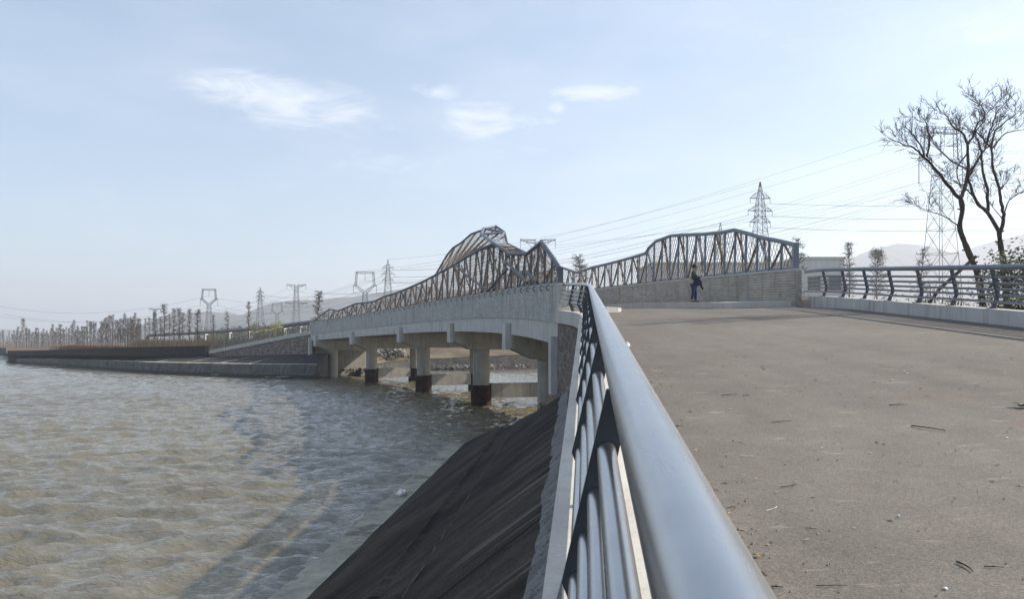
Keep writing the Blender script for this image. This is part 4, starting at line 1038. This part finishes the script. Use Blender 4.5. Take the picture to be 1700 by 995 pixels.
# ------------------------------------------------------------------ elevated pipe on posts behind the bare trees
pb = thing('pipe_bridge', 'long dark elevated pipe on posts running behind the bare trees', 'pipe bridge', ((360-PXC)/FX*190,190,3))
pp = [P(244,562,224), P(247,557.5,222), P(330,553,200), P(425,546.5,172), P(470,541.5,152), P(522,535,138)]
m = MB(); m.tube(pp, .42, 10); m.build('pipe', M['rail_post_far'], pb, smooth=True)
for px, D in ((262,217),(300,207),(340,197.5),(380,186.5),(412,176.5),(440,165),(470,152),(497,145)):
    f = np.interp(px,[247,330,425,470,522],[557.5,553,546.5,541.5,535]); top = P(px,float(f),D); m = MB(); m.box((top.x,top.y,(top.z-.3+3)/2), (.5,.5,top.z-.3-3)); m.box((top.x,top.y,top.z-.5), (.8,1.6,.3)); m.build('post', M['concrete'], pb)
# ------------------------------------------------------------------ pale office block behind the right truss
def facade():
    m, nt, b = newmat('pale_panel_facade'); v = coords(nt)
    sx = N(nt,'ShaderNodeSeparateXYZ'); nt.links.new(v, sx.inputs[0])
    a = math_(nt,'LESS_THAN', math_(nt,'FRACT', math_(nt,'DIVIDE', sx.outputs['X'], 1.1)), .12); c_ = math_(nt,'LESS_THAN', math_(nt,'FRACT', math_(nt,'DIVIDE', sx.outputs['Z'], 1.3)), .10)
    c = ramp(nt, noise(nt, v, .4, 4), [(.3,(.46,.455,.45)),(.7,(.54,.535,.53))]); c = mix(nt, math_(nt,'MULTIPLY', math_(nt,'MAXIMUM', a, c_), .35), c, (.27,.27,.27))
    nt.links.new(c, b.inputs['Base Color']); b.inputs['Roughness'].default_value = .8; return m
M['facade'] = facade()
M['glass'] = plain('window_glass', (.06,.085,.085), .12); M['wframe'] = plain('window_frame_paint', (.10,.105,.11), .5)
def block(x0, x1, y0, y1, zt, label, rows_z, wx):
    T = thing('office_block', label, 'building', ((x0+x1)/2,y0,2.6)); m = MB(); m.box(((x0+x1)/2,(y0+y1)/2,(2.6+zt)/2), (x1-x0,y1-y0,zt-2.6)); m.build('wall', M['facade'], T)
    m = MB(); m.box(((x0+x1)/2,(y0+y1)/2,zt+.2), (x1-x0+.4,y1-y0+.4,.4)); m.build('roof_coping', M['kerb'], T)
    for z in rows_z:
        for x in wx:
            m = MB()
            for dx, dz, sx_, sz in ((0,1.2,2.5,.28),(0,-1.2,2.3,.12),(-1.1,0,.12,2.3),(1.1,0,.12,2.3),(-.35,0,.08,2.3),(.4,0,.08,2.3),(0,.4,2.1,.08)): m.box((x+dx,y0-.06-(.003*dx if dx else 0),z+dz), (sx_,.14,sz))
            f = m.build('window', M['wframe'], T); m = MB(); m.box((x,y0-.03,z), (2.1,.05,2.2)); m.build('pane', M['glass'], f)
block(53.5, 62.6, 150, 166, CZ+15.3, 'pale panelled office block behind the right end of the right truss', (15.2,11.2,7.2), (56.9,60.8))
block(27, 53.2, 154, 170, CZ+14.7, 'long pale office wing seen through the net of the right truss', (15.0,11.2,7.2), [29.6+4.1*i for i in range(6)])

# ------------------------------------------------------------------ person with bags and camera
def skin(name, chains, m, parent, loc, lv=2):
    vs, es, rs = [], [], []; idx = {}
    def vid(p, r):
        k = tuple(round(c,4) for c in p)
        if k not in idx: idx[k] = len(vs); vs.append(p); rs.append(r)
        return idx[k]
    for ch in chains:
        pr = None
        for p, r in ch:
            i = vid(p, r)
            if pr is not None: es.append((pr,i))
            pr = i
    me = bpy.data.meshes.new(name); me.from_pydata(vs, es, []); o = bpy.data.objects.new(name, me); COL.objects.link(o)
    md = o.modifiers.new('skin','SKIN'); md.use_smooth_shade = True
    for v, r in zip(me.skin_vertices[0].data, rs): v.radius = r if isinstance(r, tuple) else (r,r)
    me.skin_vertices[0].data[0].use_root = True
    ss = o.modifiers.new('sub','SUBSURF'); ss.levels = lv; ss.render_levels = lv
    me.materials.append(m); o.parent = parent
    if loc is not None: o.location = loc
    return o
M['skin'] = plain('skin', (.36,.20,.14), .55); M['jacket'] = noisy('dark_green_jacket', (.018,.040,.022), (.035,.07,.036), 12, .85, 0, .3, .01)
M['jeans'] = noisy('blue_jeans', (.012,.026,.075), (.025,.05,.13), 14, .85, 0, .2, .01); M['black'] = plain('black_cloth', (.012,.012,.014), .7); M['navy'] = plain('navy_nylon', (.012,.018,.06), .5); M['beige'] = plain('beige_canvas', (.34,.30,.24), .8)
M['white'] = plain('white_paper', (.75,.75,.72), .6)
pxy = P(1152,499,36.4)
best = min(np.linspace(29,45,400), key=lambda d: abs((LC(d,8).y-pxy.y)+0*(LC(d,8).x)))
pz = zroad(float(best),8)+.2
PT = thing('person', 'person in dark green jacket and jeans standing on the sidewalk looking at a paper', 'person', (pxy.x,pxy.y,pz)); PT.scale = (.98,.98,.98); PT.rotation_euler = (0,0,R(-18))
def arm(s):   # both hands raised in front of the chest, body facing +x
    return [((-.01,0,1.30),.10),((0,s*.17,1.36),.068),((.06,s*.23,1.12),.048),((.27,s*.10,1.17),.036),((.32,s*.07,1.19),.030)]
hand = []
for s in (-1,1):
    for k, (dy, L) in enumerate(((.035,.060),(.012,.070),(-.012,.066),(-.034,.052))):
        hand.append([((.32,s*.07,1.19),.030),((.355,s*.07+dy,1.20),.010),((.355+L*.6,s*.07+dy-s*.01,1.205),.009),((.35+L*.9,s*.07+dy-s*.03,1.19),.007)])
    hand.append([((.32,s*.07,1.19),.030),((.335,s*.07-s*.03,1.215),.011),((.365,s*.07-s*.045,1.235),.009)])
torso = [((0,0,.92),(.135,.16)),((-.01,0,1.10),(.125,.16)),((-.01,0,1.30),(.13,.17)),((-.005,0,1.43),(.065,.075)),((.012,0,1.50),(.055,.055)),((.03,0,1.58),(.085,.078)),((.035,0,1.66),(.09,.08)),((.025,0,1.715),(.05,.05))]
nose = [((.03,0,1.58),(.085,.078)),((.128,0,1.60),.013),((.138,0,1.588),.012)]
ears = [[((.035,0,1.66),(.09,.08)),((.02,s*.092,1.61),.014)] for s in (-1,1)]
def leg(s, f): return [((0,0,.92),(.135,.16)),((f*.02,s*.095,.84),.092),((f*.07+.02,s*.10,.48),.062),((f*.13-.02,s*.11,.10),.044),((f*.13+.0,s*.11,.045),.042),((f*.13+.14,s*.125,.03),.034)]
skin('body', [torso, nose]+ears+[arm(1),arm(-1)]+hand+[leg(1,.6),leg(-1,-.6)], M['skin'], PT, (0,0,0))
def grow(ch, g): return [(p, tuple(x+g for x in r) if isinstance(r,tuple) else r+g) for p, r in ch]
skin('jacket', [grow([((0,0,.84),(.145,.172)),((0,0,.98),(.14,.165)),((-.01,0,1.10),(.13,.165)),((-.01,0,1.30),(.135,.175)),((-.008,0,1.44),(.07,.08))], .028)]+[grow([((-.01,0,1.30),(.135,.175))],.028)+grow(arm(s)[1:4], .022) for s in (-1,1)], M['jacket'], PT, (0,0,0))
skin('trousers', [grow([((0,0,.93),(.13,.155))], .018)+grow(leg(s,f)[1:4], .020) for s, f in ((1,.6),(-1,-.6))], M['jeans'], PT, (0,0,0))
for s, f in ((1,.6),(-1,-.6)): skin('shoe', [[((f*.13-.05,s*.108,.05),.045),((f*.13+.05,s*.115,.045),.047),((f*.13+.16,s*.127,.036),.036)]], M['black'], PT, (0,0,0))
hd = MB()
import bmesh
bm = bmesh.new(); bmesh.ops.create_uvsphere(bm, u_segments=16, v_segments=10, radius=.112)
for v in bm.verts: v.co = Vector((v.co.x*1.02+.022, v.co.y*.92, max(v.co.z,-.035 if v.co.x > .0 else -.1)*.95+1.685))
me = bpy.data.meshes.new('cap'); bm.to_mesh(me); bm.free(); me.materials.append(M['black']); cap_ = bpy.data.objects.new('cap', me); COL.objects.link(cap_); cap_.parent = PT
for p in me.polygons: p.use_smooth = True
mb = MB(); mb.prism([(.08,-.075,1.652),(.19,-.05,1.64),(.21,0,1.638),(.19,.05,1.64),(.08,.075,1.652)], (0,0,.012)); mb.build('brim', M['black'], cap_, loc=(0,0,0))
for s in (-1,1):
    mb = MB(); mb.box((.112,s*.03,1.612), (.012,.022,.012)); mb.build('eye', M['black'], PT, loc=(0,0,0))
def held(name, label, cat, shape, m):
    T = shape.build(name, m, None, smooth=True, loc=PT.location); T.rotation_euler = PT.rotation_euler; T.scale = PT.scale; return tag(T, label, cat)
def pouch(c, sz, n=2.6):
    mb = MB(); bm = bmesh.new(); bmesh.ops.create_uvsphere(bm, u_segments=14, v_segments=10, radius=1)
    for v in bm.verts:
        q = v.co.copy(); v.co = Vector([math.copysign(abs(q[k])**(2/n), q[k])*sz[k]/2+c[k] for k in range(3)])
    bm.verts.index_update(); mb.add([v.co.copy() for v in bm.verts], [[v.index for v in f.verts] for f in bm.faces]); bm.free(); return mb
m = pouch((.235,-.13,.93), (.30,.20,.34)); m.tube([(.2,-.16,1.08),(.10,-.17,1.3),(-.03,-.06,1.47),(-.1,.07,1.4)], .016, 5)
held('shoulder_bag', 'navy shoulder bag hanging in front of the person in green jacket', 'bag', m, M['navy'])
m = pouch((-.12,-.20,.98), (.26,.12,.22)); m.tube([(-.12,-.2,1.08),(-.05,-.19,1.32),(.0,-.06,1.46)], .013, 5)
held('belt_bag', 'beige canvas bag at the back hip of the person', 'bag', m, M['beige'])
m = MB(); m.box((.36,-.17,.745), (.10,.13,.10)); m.tube([(.36,-.17,.72),(.43,-.18,.60),(.44,-.18,.585)], [.048,.045,.05], 12); m.tube([(.34,-.15,.79),(.25,-.14,1.0),(.12,-.1,1.3)], .008, 4)
held('camera', 'black camera with long lens hanging below the navy bag', 'camera', m, M['black'])
m = MB(); m.box((.40,0,1.235), (.09,.2,.012)); m.box((.405,0,1.30), (.012,.19,.12)); held('paper_sheet', 'small folded white paper held in both hands of the person', 'paper', m, M['white'])

# ------------------------------------------------------------------ litter on the road
def road_hit(px, py):
    lo, hi = .5, 60
    for _ in range(50):
        D = (lo+hi)/2; p = P(px,py,D)
        if p.z > road_z(p.x,p.y): lo = D
        else: hi = D
    return Vector((p.x,p.y,road_z(p.x,p.y)))
rl = random.Random(31)
def twig(a, b, label, r=.006, m='twig', arc=.1, cat='twig'):
    r *= .52
    a, b = road_hit(*a), road_hit(*b); n = (b-a).cross(Vector((0,0,1))); mb = MB(); L = (b-a).length
    pts = [a.lerp(b,k/6)+n*arc*math.sin(math.pi*k/6)+Vector((0,0,r+.003+.02*L*math.sin(math.pi*k/6))) for k in range(7)]
    mb.tube(pts, [r*(1.1-.09*k) for k in range(7)], 6)
    mb.tube([pts[2], pts[2]+(b-a)*.16+n*.12+Vector((0,0,.006))], r*.6, 4)
    o = mb.build('fallen_twig' if cat == 'twig' else 'paper_strip', M[m]); tag(o, label, cat)
for a, b, lab, r, arc in (((1513,709),(1570,717),'long forked dark twig on the road right of centre',.011,.06),((1588,936),(1615,952),'thick dark double twig near the bottom right of the road',.009,-.08),((1634,943),(1667,945),'thin straight twig right of the thick double twig',.005,.03),
    ((1295,811),(1316,801),'small hooked dark twig on the road near the railing',.005,.3),((1197,658),(1225,656),'forked twig lying left of a shorter one mid road',.008,.08),((1233,658),(1246,658),'shorter twig of the pair mid road',.008,.03),
    ((1476,674),(1507,673),'slim curved twig beyond the long forked twig',.008,.12),((1114,710),(1134,708),'small dark twig close beside the top rail',.007,.1),((1282,703),(1313,700),'pale thin twig mid road before the forked pair',.006,.05),
    ((1280,977),(1300,978),'stubby black twig at the bottom edge beside the railing',.006,.02),((1355,975),(1406,975),'long thin twig at the bottom edge of the road',.004,.05),((1337,879),(1357,881),'short twig lying below the hooked twig',.004,.06),((1206,845),(1222,843),'thin twig by the gravelly road edge',.004,.1)):
    twig(a, b, lab, r, 'twig', arc)
twig((1230,759),(1242,759.5), 'pale flat strip on the road left of its twin', .008, 'white', .01, 'paper'); twig((1244,759.5),(1253,760), 'shorter pale flat strip on the road', .007, 'white', .01, 'paper'); twig((1272,850),(1290,843), 'thin white bent straw on the road near the railing', .004, 'white', .12, 'paper')
def leaf(px, py, s_, m, label, seed):
    r = random.Random(seed); c = road_hit(px,py); mb = MB(); n = 12; pts = []
    for k in range(n):
        a = 6.283*k/n; rad = s_*(.55+.45*abs(math.cos(2.5*a/2)))*r.uniform(.8,1.15); pts.append(c+Vector((math.cos(a)*rad, math.sin(a)*rad*.8, .008+s_*.45*abs(math.sin(a+seed))*r.uniform(.6,1.1))))
    mb.add([c+Vector((0,0,.012))]+pts, [(0,1+k,1+(k+1)%n) for k in range(n)]); mb.tube([c+Vector((0,0,.012)), c+Vector((s_*1.3,-s_*.6,.01))], .002, 4)
    tag(mb.build('fallen_leaf', m), label, 'leaf')
M['leaf_y'] = plain('yellow_leaf', (.30,.22,.07), .6); M['leaf_b'] = plain('brown_leaf', (.16,.09,.04), .7); M['leaf_g'] = plain('green_leaf', (.03,.06,.02), .5)
for px, py, s_, mm, lab, sd_ in ((1256,926,.028,'leaf_y','curled yellow leaf on the road beside the top rail',1),(1261,959,.024,'leaf_b','brown crumpled leaf just below the yellow leaf',2),(1236,912,.02,'leaf_b','small brown leaf left of the yellow leaf',3),(1173,805,.03,'leaf_y','ochre leaf at the gravelly road edge',4),(1184,817,.025,'leaf_b','brown leaf just below the ochre leaf',5),(1694,677,.09,'leaf_g','dark green leaf at the right edge of the frame',6)):
    leaf(px, py, s_, M[mm], lab, sd_)
for px, py, s_, lab in ((1041,577,.075,'crumpled white paper scrap beside the top rail far ahead'),(1492,859,.016,'small white scrap on the road right of centre'),(1570,980,.009,'white scrap at the bottom edge of the road')):
    c = road_hit(px,py); m = rocks('', c+Vector((0,0,s_*.35)), (0,0,0), 1, s_, int(px)); tag(m.build('paper_scrap', M['white']), lab, 'paper')
m = MB()
for (x,y) in ((-2.55,21.9),):
    c = Vector((x-.02,y,.30)); c.x = -4.37+.072*y-.2
    mm = rocks('', c, (.05,.05,.03), 4, .11, 5); m.add(mm.v, mm.f)
tag(m.build('paper_scrap', M['white']), 'white scrap on the concrete ledge at the water edge', 'paper')
m = MB()
for k in range(3000):
    y = rl.uniform(1.0,15)**1.0; x = .142+.0923*y+.14+abs(rl.gauss(0,.34))+(rl.random()<.28)*rl.uniform(0,6); s_ = rl.uniform(.0025,.006)*(1+y*.05); z = road_z(x,y)+s_*.4
    a = rl.random()*3.14; L = s_*(rl.choice((1,1,1.4,2,5))); u = Vector((math.cos(a)*L, math.sin(a)*L, 0)); v_ = Vector((-math.sin(a)*s_, math.cos(a)*s_, 0)); w = Vector((0,0,s_)); c = Vector((x,y,z))
    m.add([c-u,c+v_,c+u,c-v_,c+w], [(0,1,4),(1,2,4),(2,3,4),(3,0,4)])
tag(m.build('grit', M['leaf_sparse'] if 0 else M['dry_reed']), 'tan grit and needle bits along the left road edge', 'grit', kind='stuff')

# ------------------------------------------------------------------ haze: one box of even, thin air
def haze(density):
    m = bpy.data.materials.new('haze'); m.use_nodes = True; nt = m.node_tree; nt.nodes.clear()
    o = nt.nodes.new('ShaderNodeOutputMaterial'); v = nt.nodes.new('ShaderNodeVolumePrincipled'); v.inputs['Color'].default_value = (.84,.87,.93,1); v.inputs['Density'].default_value = density; v.inputs['Anisotropy'].default_value = .38
    nt.links.new(v.outputs[0], o.inputs['Volume']); mb = MB(); mb.box((0,4200,129), (9000,9000,262)); return tag(mb.build('haze', m), kind='stuff')
haze(.00044)
